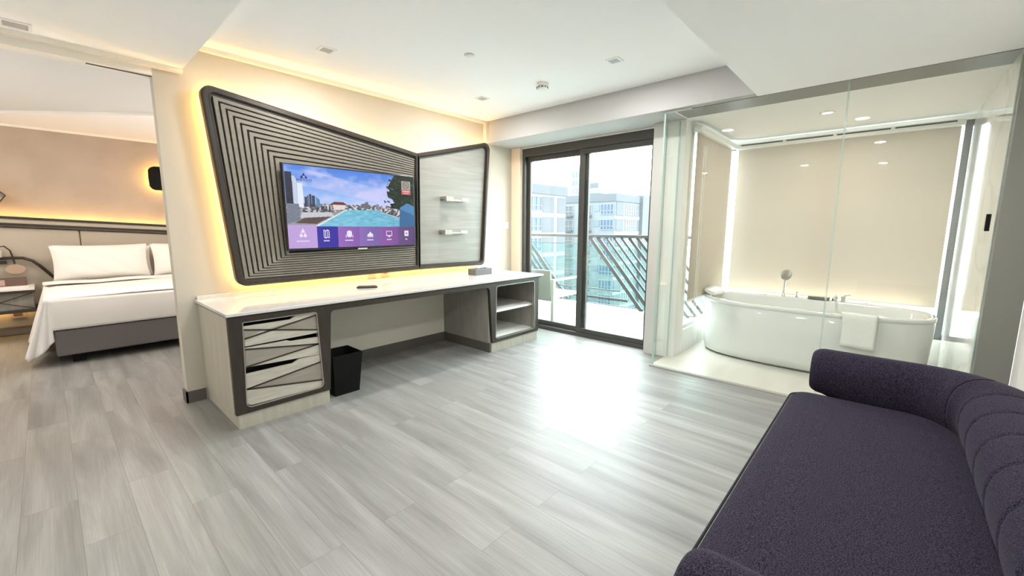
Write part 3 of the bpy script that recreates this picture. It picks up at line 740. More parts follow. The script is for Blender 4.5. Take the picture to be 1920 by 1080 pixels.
for u, w_ in ((.097, .055), (.259, .030), (.426, .042), (.594, .034), (.759, .028), (.920, .016)):
    x, z = uv(u, .912); 
    for k in range(int(w_/.0065)): mb.box(x-w_+k*.013, x-w_+k*.013+.009, TYF, TYF+.0012, z-.006, z+.005)
mb.build('menu_caption', lw, t)
# no smoking sticker at the tv's upper right
x0, z1_ = uv(.883, .068); x1, z0_ = uv(.968, .262)
st = thing('no_smoking_sticker', 'grey and red no smoking sticker at the upper right of television screen', 'sticker', ((x0+x1)/2, TYF, z0_))
B(x0, x1, TYF-.0015, TYF, z0_+.045, z1_).build('card', M['signgrey'], st)
B(x0, x1, TYF-.0015, TYF, z0_, z0_+.045).build('red_band', M['red'], st)
cx, cz = (x0+x1)/2, (z0_+.045+z1_)/2+.004; mb = MB()
ro, ri = .036, .029
L = lambda r, y: [(cx+r*math.cos(2*PI*k/28), y, cz+r*math.sin(2*PI*k/28)) for k in range(28)]
mb.loft([L(ro, TYF-.003), L(ri, TYF-.003), L(ri, TYF-.0015), L(ro, TYF-.0015)], ring=True)
mb.bar((cx-.022, TYF-.0025, cz+.022), (cx+.022, TYF-.0025, cz-.022), .002, .006); mb.box(cx-.02, cx+.014, TYF-.0025, TYF-.0015, cz-.004, cz+.002)
mb.build('ban_ring', M['graydark'], st)
text('NO SMOKING', 'sticker_lettering', .013, cx, TYF-.002, z0_+.026, M['white'], st); text('THANK YOU', 'sticker_lettering', .010, cx, TYF-.002, z0_+.010, M['white'], st)

# ================================================================== DESK
t = thing('desk_worktop', 'long white quartz worktop with low upstand below the backlit panel', 'worktop', (2.3, 3.4, .745))
B(.69, 3.87, 2.985, 3.765, .745, .766).build('slab', M['quartz'], t, bevel=.003)
B(.70, 3.87, 3.745, 3.766, .766, .795).build('upstand', M['quartz'], t, bevel=.002)
B(.705, 3.85, 3.0, 3.76, .732, .745).build('underlay', M['dark'], t)
tag(B(1.312, 2.998, 3.757, 3.768, .102, .730).build('back_panel', M['modesty']), 'plain cream back panel in the open knee space under the white worktop', 'panel')
# fascia frame: one dark piece bridging both cabinets
FD = 2.995
outer = [(.70, .732), (3.79, .732), (3.79, .10), (3.025, .10)] + rpoly([(3.025, .10), (2.985, .695), (1.345, .695), (1.31, .08)], [0, .045, .03, 0])[6:18] + [(1.31, .10), (.70, .10)]
cl = []
for p in outer:
    if not cl or (abs(p[0]-cl[-1][0])+abs(p[1]-cl[-1][1])) > 1e-4: cl.append(p)
outer = cl
h1 = rpoly([(.777, .702), (.760, .134), (1.264, .134), (1.244, .702)], [.008, .035, .035, .02])
h2 = rpoly([(3.085, .70), (3.07, .135), (3.735, .135), (3.715, .70)], [.03, .03, .035, .03])
t = thing('desk_fascia', 'dark bronze angular front frame running under the white worktop', 'desk frame', (2.3, 3.0, .10))
MB().poly(outer, [h1, h2], XZ(FD), .035).build('front_frame', M['dark'], t, bevel=.003)
for h in (h1, h2):
    MB().loft([[(a, FD-.002, b) for a, b in h], [(a, FD-.002, b) for a, b in inset(h, -.006)][:0] or [(a, FD-.002, b) for a, b in inset(h, .006)], [(a, FD+.034, b) for a, b in inset(h, .006)], [(a, FD+.034, b) for a, b in h]], ring=True).build('bead_trim', M['steel'], t)
# drawer cabinet
t = thing('drawer_cabinet', 'beige three-drawer cabinet with angular inlaid fronts at left desk end', 'cabinet', (1.0, 3.4, 0))
mb = B(.702, .722, 3.03, 3.765, .10, .732); mb.box(1.29, 1.31, 3.03, 3.765, .10, .732); mb.box(.722, 1.29, 3.75, 3.765, .10, .732); mb.box(.722, 1.29, 3.03, 3.765, .10, .12)
mb.build('body', M['beigelam'], t)
B(.715, 1.305, 3.005, 3.76, 0, .10).build('plinth', M['beigelam'], t)
B(.722, 1.29, 3.09, 3.10, .12, .732).build('recess_back', M['seam'], t)

def drawer(top, bottom, fields, lines):
    o = MB().poly(top+bottom, [], XZ(3.006), .018).build('drawer', M['inlay_a'], t, bevel=.0012)
    mb = MB()
    for f in fields: mb.poly(f, [], XZ(3.0052), .0012)
    mb.build('inlay_field', M['inlay_b'], o)
    mb = MB()
    for a, b in lines: mb.bar((a[0], 3.005, a[1]), (b[0], 3.005, b[1]), .004, .010)
    mb.build('inlay_line', M['dark'], o)
drawer([(.785, .672), (1.066, .672), (1.112, .697), (1.238, .694)], [(1.247, .545), (.784, .540)],
       [[(.786, .650), (.905, .632), (.786, .592)], [(1.238, .676), (1.243, .569), (.915, .630)]],
       [((.786, .590), (1.238, .676)), ((.786, .650), (1.243, .569))])
drawer([(.783, .531), (1.036, .530), (1.062, .519), (1.246, .514)], [(1.253, .383), (.779, .402)],
       [[(.783, .519), (1.246, .463), (.779, .406)]], [((.783, .521), (1.247, .463)), ((.779, .404), (1.247, .463))])
drawer([(.776, .358), (1.063, .360), (1.109, .383), (1.254, .380)], [p for p in rpoly([(1.259, .138), (.768, .145), (.776, .358), (1.254, .380)], [.03, .03, 0, 0])[:12]],
       [[(.772, .257), (1.257, .325), (1.258, .192)]], [((.771, .257), (1.257, .327)), ((.771, .257), (1.258, .190))])
# open shelf cabinet
t = thing('shelf_cabinet', 'grey open cabinet with one shelf at the right desk end by the window', 'cabinet', (3.4, 3.4, 0))
mb = B(3.0, 3.02, 3.03, 3.765, .10, .732); mb.box(3.77, 3.79, 3.03, 3.765, .10, .732); mb.box(3.02, 3.77, 3.74, 3.765, .10, .732)
mb.build('body', M['greylam'], t)
B(3.02, 3.77, 3.03, 3.74, .10, .135).build('bottom_board', M['white'], t)
B(3.02, 3.77, 3.05, 3.74, .405, .43).build('shelf', M['white'], t, bevel=.002)
B(3.02, 3.785, 3.005, 3.76, 0, .10).build('plinth', M['beigelam'], t)
B(3.0, 3.012, 3.012, 3.765, .0, .10).build('side_skirting', M['graydark'], t)
# bin
t = thing('waste_bin', 'black square leatherette waste bin on the floor beside the drawer cabinet', 'bin', (1.50, 3.17, 0))
a0 = [(1.375, 3.07), (1.575, 3.07), (1.575, 3.27), (1.375, 3.27)]; a1 = [(1.36, 3.04), (1.60, 3.04), (1.60, 3.29), (1.36, 3.29)]
def bl(P, z, d=0): return [(p[0], p[1], z) for p in inset(P, d)]
MB().loft([bl(a0, .0), bl(a1, .325), bl(a1, .325, .008), bl(a0, .012, .008)], 0, False).build('bin_body', M['black'], t, bevel=.002)
# remote and box, sockets, switch
t = thing('remote_control', 'dark brown remote control lying on the white worktop', 'remote control', (1.87, 3.42, .767))
p = [(1.80+.16*k/6, 3.49-.11*k/6, .775) for k in range(7)]
mb = MB(); loops = []
for k in range(9):
    u = k/8; c = Vector((1.795+.15*u, 3.46-.09*u, .7665)); w_ = .020+.006*math.sin(u*PI); d_ = Vector((.51, .86, 0)); e = .6 if k in (0, 8) else 1
    loops.append([c+d_*w_*e*x_+Vector((0, 0, z_*e)) for x_, z_ in ((-1, .002), (-.8, 0), (.8, 0), (1, .002), (1, .014), (.7, .020), (-.7, .020), (-1, .014))])
mb.loft(loops, 0, True).build('casing', M['remote'], t)
mb = MB()
for i in range(5):
    for j in (-1, 0, 1):
        c = Vector((1.81+.02*i, 3.451-.012*i, .7865))+Vector((.51, .86, 0))*j*.011; mb.lathe([(.004, 0), (.0035, .002)], c, 8)
mb.build('button', M['btn'], t)['kind'] = 'stuff'
t = thing('tissue_box', 'grey rectangular tissue box at the right end of the white worktop', 'tissue box', (3.33, 3.49, .767))
Rz = Matrix.Rotation(math.radians(-4), 4, 'Z'); 
B(3.20, 3.46, 3.43, 3.56, .767, .835).build('box_body', M['tissue'], t, bevel=.004)
mb = B(3.25, 3.42, 3.47, 3.52, .835, .8365); mb.build('slot_plate', M['black'], t)
mb = MB(); mb.grid(lambda u, v: (3.28+.10*u, 3.495+.012*math.sin(u*7)*(v), .836+.022*v*(.6+.4*math.sin(u*9))), 10, 3); mb.build('tissue', M['paper'], t, solid=.001)
def socket(x, label, kind):
    t = thing('wall_socket', label, 'socket', (x, TVY, .80), 'sockets under the backlit panel')
    B(x-.043, x+.043, TVY-.010, TVY, .80, .886).build('faceplate', M['outlet'], t, bevel=.003)
    mb = MB()
    if kind: 
        for dx, dz, w_, h_ in ((0, .060, .004, .010), (-.011, .036, .010, .004), (.011, .036, .010, .004)): mb.box(x+dx-w_/2, x+dx+w_/2, TVY-.0108, TVY-.0095, .80+dz-h_/2, .80+dz+h_/2)
    else: 
        mb.box(x-.02, x+.02, TVY-.0108, TVY-.0095, .838, .846); mb.box(x-.006, x+.006, TVY-.0108, TVY-.0095, .858, .862)
    mb.build('socket_hole', M['pin'], t); return t
socket(2.12, 'square power socket above the upstand, left of the pair under the television', 1)
socket(2.265, 'square data socket above the upstand, right of the pair under the television', 0)
t = thing('light_switch', 'small white square light switch on the wall right of the veneer wing', 'light switch', (4.06, TVY, 1.285))
B(4.015, 4.10, TVY-.010, TVY, 1.29, 1.375).build('faceplate', M['white'], t, bevel=.003)
B(4.038, 4.078, TVY-.015, TVY-.010, 1.308, 1.357).build('rocker', M['white'], t, bevel=.002)

# ================================================================== CEILING FITTINGS
def downlight(x, y, z, label, lens, s=.052, power=0):
    t = thing('recessed_downlight', label, 'downlight', (x, y, z), 'square recessed downlights')
    mb = MB(); q = lambda r, zz: [(x-r, y-r, zz), (x+r, y-r, zz), (x+r, y+r, zz), (x-r, y+r, zz)]
    mb.loft([q(s, z), q(s, z-.006), q(s-.014, z-.006), q(s-.014, z)], ring=True); mb.build('bezel', M['white'], t)
    B(x-s+.014, x+s-.014, y-s+.014, y+s-.014, z-.003, z).build('lens', lens, t)
    return t
downlight(1.49, 3.14, ZT, 'square recessed downlight above the slatted panel, left of the tray ceiling', M['lens_dim'])
downlight(3.03, 1.69, ZT, 'square recessed downlight nearest the bathroom glass, right of the smoke detector', M['lens_dim'])
downlight(3.02, 3.12, ZT, 'small square recessed downlight near the soffit corner above the veneer wing', M['lens_dim'])
downlight(.01, 3.60, ZL, 'square recessed downlight in the low grey ceiling at far left', M['lens_dim'], .06)
t = thing('smoke_detector', 'round white smoke detector on the tray ceiling', 'smoke detector', (3.08, 2.42, ZT-.05))
MB().lathe([(.055, .05), (.055, .025), (.048, .022)], (3.08, 2.42, ZT-.05), 28).build('base', M['white'], t)
MB().lathe([(.044, .022), (.046, .008), (.036, 0)], (3.08, 2.42, ZT-.05), 28).build('sensor_head', M['white'], t)
mb = MB()
for k in range(10):
    a = 2*PI*k/10; mb.box(3.08+.046*math.cos(a)-.006, 3.08+.046*math.cos(a)+.006, 2.42+.046*math.sin(a)-.006, 2.42+.046*math.sin(a)+.006, ZT-.040, ZT-.032)
mb.build('vent_slots', M['graydark'], t)
t = thing('sprinkler_head', 'tiny white concealed sprinkler cap on the tray ceiling', 'sprinkler', (2.23, 2.44, ZT-.012))
MB().lathe([(.030, .012), (.032, .008), (.022, 0)], (2.23, 2.44, ZT-.012), 20).build('cap', M['white'], t)
MB().lathe([(.036, .012), (.036, .010)], (2.23, 2.44, ZT-.012), 20).build('collar', M['seamw'], t)
t = thing('bathroom_downlight', 'round lit downlight in the bathroom ceiling above the tub', 'downlight', (4.70, .52, ZR-.006))
MB().lathe([(.055, .006), (.055, 0), (.040, 0), (.040, .004)], (4.70, .52, ZR-.006), 24, caps=False).build('bezel', M['white'], t)
MB().lathe([(.040, .005), (.040, .003)], (4.70, .52, ZR-.006), 24).build('lens', M['bathlens'], t)

# ================================================================== BATHTUB
TC = (4.88, .555); TA, TB = .435, .90
def sup(a, b, cx, cy, z, n=64, e=2.9, dz=None):
    L = []
    for k in range(n):
        th = 2*PI*k/n; c, s_ = math.cos(th), math.sin(th)
        ee = e
        r = (abs(c)**ee+abs(s_)**ee)**(-1/ee); x, y = a*r*c, b*r*s_
        L.append((cx+x, cy+y, z+(dz(y/b) if dz else 0)))
    return L
t = thing('bathtub', 'white freestanding rounded bathtub standing behind the glass partition', 'bathtub', (TC[0], TC[1], .006))
end = lambda q: .018*max(0, (q-.55)/.45)**2
x_, y_ = TC
prof = [(.84, .93, .010), (.93, .965, .035), (.965, .98, .10), (.985, .99, .30), (1.0, 1.0, .535)]
loops = [sup(TA*.80, TB*.90, x_, y_, .03)]+[sup(TA*a, TB*b, x_, y_, z, dz=(end if z > .5 else None)) for a, b, z in prof]
loops.append(sup(TA-.004, TB-.004, x_, y_, .541, dz=end)); loops.append(sup(TA-.004, TB-.004, x_, y_, .547, dz=end))
loops.append(sup(TA+.003, TB+.003, x_, y_, .550, dz=end)); loops.append(sup(TA+.003, TB+.003, x_, y_, .575, dz=end)); loops.append(sup(TA-.008, TB-.008, x_, y_, .583, dz=end))
ix = x_-.035
loops += [sup(TA-.075, TB-.05, ix, y_, .583, e=2.7, dz=end), sup(TA-.090, TB-.066, ix, y_, .573, e=2.7, dz=end), sup(TA-.115, TB-.13, ix, y_, .40, e=2.6), sup(TA-.15, TB-.24, ix, y_, .17, e=2.5), sup(TA-.23, TB-.38, ix, y_, .13, e=2.4), sup(.02, .04, ix, y_, .13, e=2)]
mb = MB(); mb.loft(loops, 0, True, True); mb.build('tub_shell', M['acrylic'], t)
MB().lathe([(.035, .004), (.035, 0)], (ix, y_, .131), 20).build('drain', M['chrome'], t)
# head cushion
mb = MB(); loops = []
for k in range(9):
    u = k/8; a = -.16+.32*u; e = math.sin(PI*min(1, max(.0, .12+.76*u)))**.35
    cx_ = 4.86+a; row = []
    for q in range(14):
        w = 2*PI*q/14; row.append((cx_, y_+TB-.075+.085*math.cos(w)*e, .625+.030*math.sin(w)*e+.020*math.cos(w)))
    loops.append(row)
tag(mb.loft(loops, 0, True).build('bath_pillow', M['white']), 'white curved bath pillow on the left rim of the bathtub', 'bath pillow')
# fittings on the deck
dx_ = 5.245
t = thing('hand_shower', 'chrome hand shower standing upright on the back rim of the bathtub', 'hand shower', (dx_, .80, .583))
MB().lathe([(.022, 0), (.020, .02), (.013, .03), (.013, .07)], (dx_, .80, .583), 18).build('holder', M['chrome'], t)
MB().tube([(dx_, .80, .63), (dx_-.008, .796, .70), (dx_-.018, .79, .78)], [.011, .010, .013], 12).build('handle', M['chrome'], t)
hd = MB().lathe([(.0, -.016), (.045, -.012), (.058, 0), (.058, .006), (.052, .010), (0, .011)], (0, 0, 0), 28, axis='x')
A = Matrix.Translation((dx_-.022, .785, .815)) @ Matrix.Rotation(math.radians(-25), 4, 'Z') @ Matrix.Rotation(math.radians(12), 4, 'Y') @ Matrix.Rotation(PI, 4, 'Z')
hd.v = [tuple(A @ Vector(p)) for p in hd.v]; hd.build('spray_head', M['steel'], t)
t = thing('tap_knob', 'small chrome tap knob just right of the hand shower', 'tap', (dx_, .68, .583))
MB().lathe([(.018, 0), (.016, .012), (.010, .016), (.010, .040), (.015, .044), (.013, .058)], (dx_, .68, .583), 16).build('knob', M['chrome'], t)
t = thing('bath_tray', 'flat dark grey tray on the back rim of the bathtub', 'tray', (dx_, .49, .583))
B(dx_-.05, dx_+.04, .40, .58, .585, .612).build('tray_body', M['tissue'], t, bevel=.01)
B(dx_-.045, dx_+.035, .41, .57, .612, .618).build('tray_lid', M['chrome'], t, bevel=.002)
t = thing('bath_mixer', 'chrome bath mixer with lever on the back rim beside the dark tray', 'tap', (dx_, .33, .583))
MB().lathe([(.024, 0), (.022, .03), (.016, .04)], (dx_, .36, .583), 18).build('valve', M['chrome'], t)
MB().lathe([(.022, 0), (.020, .035), (.024, .045), (.024, .055)], (dx_, .29, .583), 18).build('valve', M['chrome'], t)
MB().tube([(dx_, .36, .62), (dx_-.06, .35, .645), (dx_-.12, .34, .635)], .010, 10).build('spout', M['chrome'], t)
MB().bar((dx_, .29, .645), (dx_, .24, .655), .012, .008).build('lever', M['chrome'], t)
for y, nm in ((.97, 'left'), (.12, 'right')):
    mb = MB().lathe([(.022, 0), (.020, .006), (0, .007)], (dx_, y, .583), 18)
    tag(mb.build('tub_button', M['chrome']), 'flat round chrome control button on the back rim, '+('left of the hand shower' if nm == 'left' else 'right of the bath mixer'), 'button')
# towel over the front rim
fx = x_-TA
mb = MB()
prof = [(fx+.055, .45), (fx+.052, .56), (fx+.045, .592), (fx+.02, .598), (fx-.005, .592), (fx-.014, .56), (fx-.016, .45), (fx-.020, .318)]
def tw(u, v):
    k = u*(len(prof)-1); i = min(int(k), len(prof)-2); f_ = k-i; a, b = prof[i], prof[i+1]
    yy = .245-.235*v+.006*math.sin(u*5)*(1-v)+.012*u*(v-.5)
    return (a[0]+(b[0]-a[0])*f_-.003*math.sin(v*8)*u, yy, a[1]+(b[1]-a[1])*f_+.004*math.sin(v*6)*u)
tag(mb.grid(tw, 28, 10).build('hand_towel', M['towel'], solid=.012, bevel=0), 'white folded hand towel hanging over the front rim of the bathtub', 'towel')
# low glass shelf in the bath corner
# ================================================================== SOFA
t = thing('sofa', 'dark aubergine fabric sofa with channelled curved back in the right foreground', 'sofa', (1.8, -.1, 0))
# seat cushion with soft edge
mb = MB()
seatP = [(.80, .325), (2.70, .325), (2.74, -.36), (.76, -.36)]
def sl(d, z): return [(a, b, z) for a, b in rpoly(inset(seatP[::-1], d), max(.01, .075-d*.5), 6)]
loops = [sl(.02, .30), sl(.004, .315), sl(0, .335), sl(0, .385), sl(.006, .408), sl(.025, .424), sl(.07, .436), sl(.16, .442), sl(.27, .444)]
mb.loft(loops, 0, True, True); mb.build('seat_cushion', M['sofa'], t)
mb = MB(); mb.tube([tuple(Vector(p)) for p in sl(-.001, .405)]+[sl(-.001, .405)[0]], .0045, 6, caps=False); mb.build('piping', M['seam'], t)
loops = [sl(.03, .13), sl(.02, .14), sl(.02, .295), sl(.03, .30)]
MB().loft(loops, 0, False, True).build('base', M['sofa'], t, bevel=.004)
for x in (.90, 2.60):
    for y in (.22, -.30): MB().lathe([(.018, 0), (.026, .13)], (x, y, 0), 14).build('leg', M['black'], t)
# arm + back roll swept along a rounded U
def path():
    P = []; xl, xr, yb, yf, R_ = .80, 2.75, -.42, .20, .30
    L1 = (yf-(yb+R_)); k = 16
    for i in range(k): P.append((xr, yf-L1*i/k))
    for i in range(20): a = (PI/2)*i/20; P.append((xr-R_+R_*math.cos(a), yb+R_-R_*math.sin(a)))
    k = 90
    for i in range(k): P.append((xr-R_-(xr-xl-2*R_)*i/k, yb))
    for i in range(20): a = (PI/2)*i/20; P.append((xl+R_-R_*math.sin(a), yb+R_-R_*math.cos(a)))
    k = 16
    for i in range(k+1): P.append((xl, yb+R_+L1*i/k))
    return P
P = [Vector((a, b, 0)) for a, b in path()]
cum = [0]
for i in range(1, len(P)): cum.append(cum[-1]+(P[i]-P[i-1]).length)
TOT = cum[-1]; ARM = .60
def section(i, chan=True, sc=1.0):
    p = P[i]; tn = (P[min(i+1, len(P)-1)]-P[max(i-1, 0)]).normalized(); nrm = Vector((tn.y, -tn.x, 0))   # points outward
    s_ = cum[i]; back = min(1, max(0, (min(s_, TOT-s_)-.31)/.3)); back = back*back*(3-2*back)
    hw = .100+.042*back; fr = max(0, 1-min(s_, TOT-s_)/.16); z0 = .36+.058*fr; zt = .658+.010*back
    cz = (z0+zt)/2; hh = (zt-z0)/2
    pin = 1.0
    if chan:
        q = ((s_-ARM) % CH)/CH; dseam = min(q, 1-q)*CH; pin = 1-.035*math.exp(-(dseam/.010)**2)+.012*math.sin(q*PI)
    L = []
    for k in range(24):
        a = 2*PI*k/24; c, sn = math.cos(a), math.sin(a); ee = 2.3; r = (abs(c)**ee+abs(sn)**ee)**(-1/ee)
        lean = .012*back*(r*sn)
        L.append(p-nrm*(-1)*(hw*r*c*pin*sc+lean)+Vector((0, 0, cz+hh*r*sn*(pin if sn > 0 else 1)*sc)))
    return L
CH = (TOT-2*ARM)/8
i0 = min(range(len(P)), key=lambda i: abs(cum[i]-ARM)); i1 = min(range(len(P)), key=lambda i: abs(cum[i]-(TOT-ARM)))
def densify(P):
    out = []
    for i in range(len(P)-1):
        for k in range(3): out.append(P[i].lerp(P[i+1], k/3))
    return out+[P[-1]]
P = densify(P); cum = [0]
for i in range(1, len(P)): cum.append(cum[-1]+(P[i]-P[i-1]).length)
i0 = min(range(len(P)), key=lambda i: abs(cum[i]-ARM)); i1 = min(range(len(P)), key=lambda i: abs(cum[i]-(TOT-ARM)))
def cap_loops(i, dirn):
    """rounded end beyond path end"""
    out = []
    tn = (P[1]-P[0]).normalized() if i == 0 else (P[-1]-P[-2]).normalized()
    out_dir = -tn if i == 0 else tn
    base = section(i, False); cen = sum(base, Vector())/len(base)
    for k in range(1, 8):
        a = (PI/2)*k/7; sc = math.cos(a)**.75; ad = .055*math.sin(a)
        if k == 7: sc = .02
        inn = 1-(1-sc)*.5 if k < 7 else .5
        inn = 1-.30*(1-math.cos(a)) if k < 7 else .02
        out.append([cen+(q-cen)*inn+out_dir*ad for q in base])
    return out
CL = cap_loops(0, 1)[::-1]
MB().loft(CL+[section(i, False) for i in range(0, i0+1)], 0, True).build('armrest', M['sofa'], t)
MB().loft([section(i) for i in range(i0, i1+1)], 0, True).build('backrest', M['sofa'], t)
MB().loft([section(i, False) for i in range(i1, len(P))]+cap_loops(len(P)-1, 1), 0, True).build('armrest', M['sofa'], t)
mb = MB()
for k in range(0, 9):
    s_ = ARM+CH*k; i = min(range(len(P)), key=lambda j: abs(cum[j]-s_))
    L = section(i, True, .998); ring = [L[j % 24] for j in range(0, 24)]
    mb.tube([tuple(q) for q in ring]+[tuple(ring[0])], .0014, 5, caps=False)
mb.build('channel_seam', M['seam'], t)['kind'] = 'stuff'

# ================================================================== BEDROOM
WY = 7.75
t = thing('bed', 'large bed with charcoal upholstered base beyond the wall opening', 'bed', (.95, 6.65, 0))
B(-.04, 1.96, 5.66, 7.60, .09, .335).build('bed_base', M['bedbase'], t, bevel=.015)
for x in (.10, 1.82):
    for y in (5.80, 7.50): B(x-.04, x+.04, y-.04, y+.04, 0, .09).build('leg', M['black'], t)
B(-.03, 1.95, 5.68, 7.62, .335, .58).build('mattress', M['linen'], t, bevel=.04, segs=4)
# duvet: top plus fall on the left side
def duv(u, v):
    # u 0..1 across from floor-left over edge to right ; v 0 foot ..1 head
    y = 5.655+1.52*v
    D = .54; Wt = 1.98; s_ = u*(D+Wt)
    if s_ < D:
        h = s_/D; z = .07+(.565)*h; fl = (1-h)
        x = -.065-.16*fl**1.0*(.75+.25*math.sin(v*9+1))-.012*math.sin(v*26)*fl
        y2 = y+.12*fl*(1-v)**2
        return (x, y2, z-(.02 if h < .9 else 0)*0+.02*math.sin(v*7)*fl)
    x = -.05+(s_-D); z = .632+.012*math.sin(v*5+x*2)-.012*math.exp(-((x+.05)/.05)**2)
    return (x, y, z)
mb = MB(); mb.grid(duv, 90, 40)
# foot drop
def foot(u, v): 
    x = -.05+1.98*u; z = .345+.285*v; return (x, 5.655-.012*math.sin(v*PI)-.003*math.sin(u*14), z)
mb2 = MB(); mb2.grid(foot, 60, 10)
mb.add(mb2.v, mb2.f, 0, True)
def corner(u, v):
    z = .07+.56*v+.17*(1-u)**1.5*(1-v); xo = -.065-.16*(1-v)*1.0
    return (-.045+(xo+.045)*u, 5.645+.10*u*(1-v)+.018*math.sin(u*11)*(1-v), z)
mb2 = MB(); mb2.grid(corner, 24, 16); mb.add(mb2.v, mb2.f, 0, True); mb.build('duvet', M['duvet'], t, solid=.012)
mb = MB(); mb.grid(lambda u, v: (-.075+2.0*u, 6.98+.26*v-.012*math.sin(u*9), .648+.016*math.sin(v*PI)+.004*math.sin(u*21)), 60, 8)
mb.build('turned_sheet', M['linen'], t, solid=.010)
def pillow(x0, x1, z0, z1, y, label, lean=.10, th=.085):
    mb = MB(); n = 22; 
    def sgn(side):
        def f(u, v):
            a, b = 2*u-1, 2*v-1
            puff = (max(0, 1-abs(a)**3.2)*max(0, 1-abs(b)**3.0))**.55
            px_ = 1-.045*(1-abs(b))*0-.05*(1-b*b)*(1 if abs(a) > 0 else 0); pz = 1-.07*(1-a*a)
            X = (x0+x1)/2+(x1-x0)/2*a*px_; Z = z0+(z1-z0)/2+(z1-z0)/2*b*pz
            return (X, y+side*th*puff+lean*v+.004*math.sin(9*a+7*b)*puff, Z)
        return f
    mb.grid(sgn(-1), n, n); mb.grid(sgn(1), n, n)
    return tag(mb.build('pillow', M['linen']), label, 'pillow', 'white pillows on the bed')
pillow(.01, .90, .64, 1.075, 7.33, 'white pillow with pointed corners, front left on the bed')
pillow(.93, 1.85, .64, 1.075, 7.33, 'white pillow partly hidden by the wall edge, front right on the bed')
pillow(.09, .955, .64, 1.045, 7.555, 'white pillow behind the front left one on the bed', .02, .045)
# headboard and slanting ledge
zl = lambda x, z: z-.061*(x+.33)
t = thing('headboard', 'padded beige leather headboard panels below the slanting dark ledge', 'headboard', (.6, 7.72, 0))
for x0, x1 in ((-2.3, -1.02), (-1.0, .295), (.30, 1.6), (1.62, 3.0)):
    MB().poly([(x0, .10), (x1, .10), (x1, zl(x1, 1.285)), (x0, zl(x0, 1.285))], [], XZ(7.655), .09).build('padded_panel', M['headboard'], t, bevel=.018, segs=3)
t = thing('headboard_ledge', 'slanting ledge with two dark strips and warm light above the headboard', 'wall ledge', (.6, 7.7, 1.2))
def lg(y0, d, a, b, m, nm): MB().poly([(-2.5, zl(-2.5, b)), (3.2, zl(3.2, b)), (3.2, zl(3.2, a)), (-2.5, zl(-2.5, a))], [], XZ(y0), d).build(nm, m, t)
lg(7.62, .125, 1.300, 1.405, M['headboard'], 'ledge_body'); lg(7.606, .02, 1.385, 1.415, M['dark'], 'dark_strip'); lg(7.600, .03, 1.305, 1.338, M['dark'], 'dark_strip')
MB().bar((-2.5, 7.70, zl(-2.5, 1.408)), (3.2, 7.70, zl(3.2, 1.408)), .02, .006).build('led_strip', M['led_soft'], t)
# wall sconce
t = thing('wall_sconce', 'black rounded wall sconce glowing at its sides above the headboard', 'wall lamp', (1.13, 7.62, 1.80))
mb = MB(); loops = []
for z, k in ((1.80, .45), (1.815, .75), (1.85, .96), (1.96, 1), (2.07, .96), (2.105, .75), (2.12, .45)):
    loops.append([(1.15+.115*k*math.cos(a), 7.66-.06*k*math.sin(a), z) for a in [PI*q/14 for q in range(15)]]+[(1.15-.115*k, 7.68, z), (1.15+.115*k, 7.68, z)])
mb.loft(loops, 0, True).build('sconce_shade', M['black'], t)
B(1.09, 1.21, 7.685, 7.70, 1.86, 2.06).build('light_source', M['led'], t)
B(1.10, 1.20, 7.70, 7.75, 1.88, 2.04).build('backplate', M['black'], t)
# pleated lamp at the frame edge
t = thing('pleated_wall_lamp', 'taupe pleated angular wall lamp at the left photo edge', 'wall lamp', (-.55, 7.6, 1.5))
P6 = [(-.33, 1.73), (-.255, 1.645), (-.33, 1.53), (-.85, 1.45), (-.92, 1.60), (-.80, 1.80)]
MB().poly(P6, [], XZ(7.56), .10).build('lamp_shade', M['shade'], t, bevel=.004)
mb = MB()
for i in range(6):
    a, b = P6[i], P6[(i+1) % 6]; mb.bar((a[0], 7.555, a[1]), (b[0], 7.555, b[1]), .012, .012)
for i in range(5):
    z = 1.60+.03*i; mb.bar((-.88, 7.556, z), (-.27, 7.556, 1.63+.010*i), .004, .004)
mb.build('shade_rib', M['bronze'], t)
B(-.7, -.5, 7.66, 7.75, 1.58, 1.70).build('bracket', M['bronze'], t)
# nightstand
t = thing('nightstand', 'floating bedside shelf with dark tube frame and crossed wires beside the bed', 'nightstand', (-.55, 7.45, .35))
B(-1.2, -.14, 7.16, 7.655, .585, .612).build('top_board', M['white'], t, bevel=.003)
B(-1.2, -.14, 7.165, 7.655, .555, .582).build('frame_rail', M['bronze'], t)
B(-1.2, -.14, 7.165, 7.655, .335, .365).build('frame_rail', M['bronze'], t)
B(-1.2, -.16, 7.24, 7.655, .365, .555).build('drawer_box', M['greylam'], t)
mb = MB()
for x0 in (-1.18, -.66):
    mb.tube([(x0, 7.20, .37), (x0+.50, 7.20, .55)], .005, 6); mb.tube([(x0, 7.20, .55), (x0+.50, 7.20, .37)], .005, 6)
mb.build('crossed_wire', M['bronze'], t)
mb = MB().tube([(-1.3, 7.60, .93), (-.28, 7.60, .93), (-.20, 7.60, .925), (-.13, 7.60, .89), (-.08, 7.60, .83), (.06, 7.60, .62)], .017, 10); mb.build('tube_arch', M['bronze'], t)
B(-1.15, -.2, 7.60, 7.62, .325, .335).build('led_strip', M['led_soft'], t)
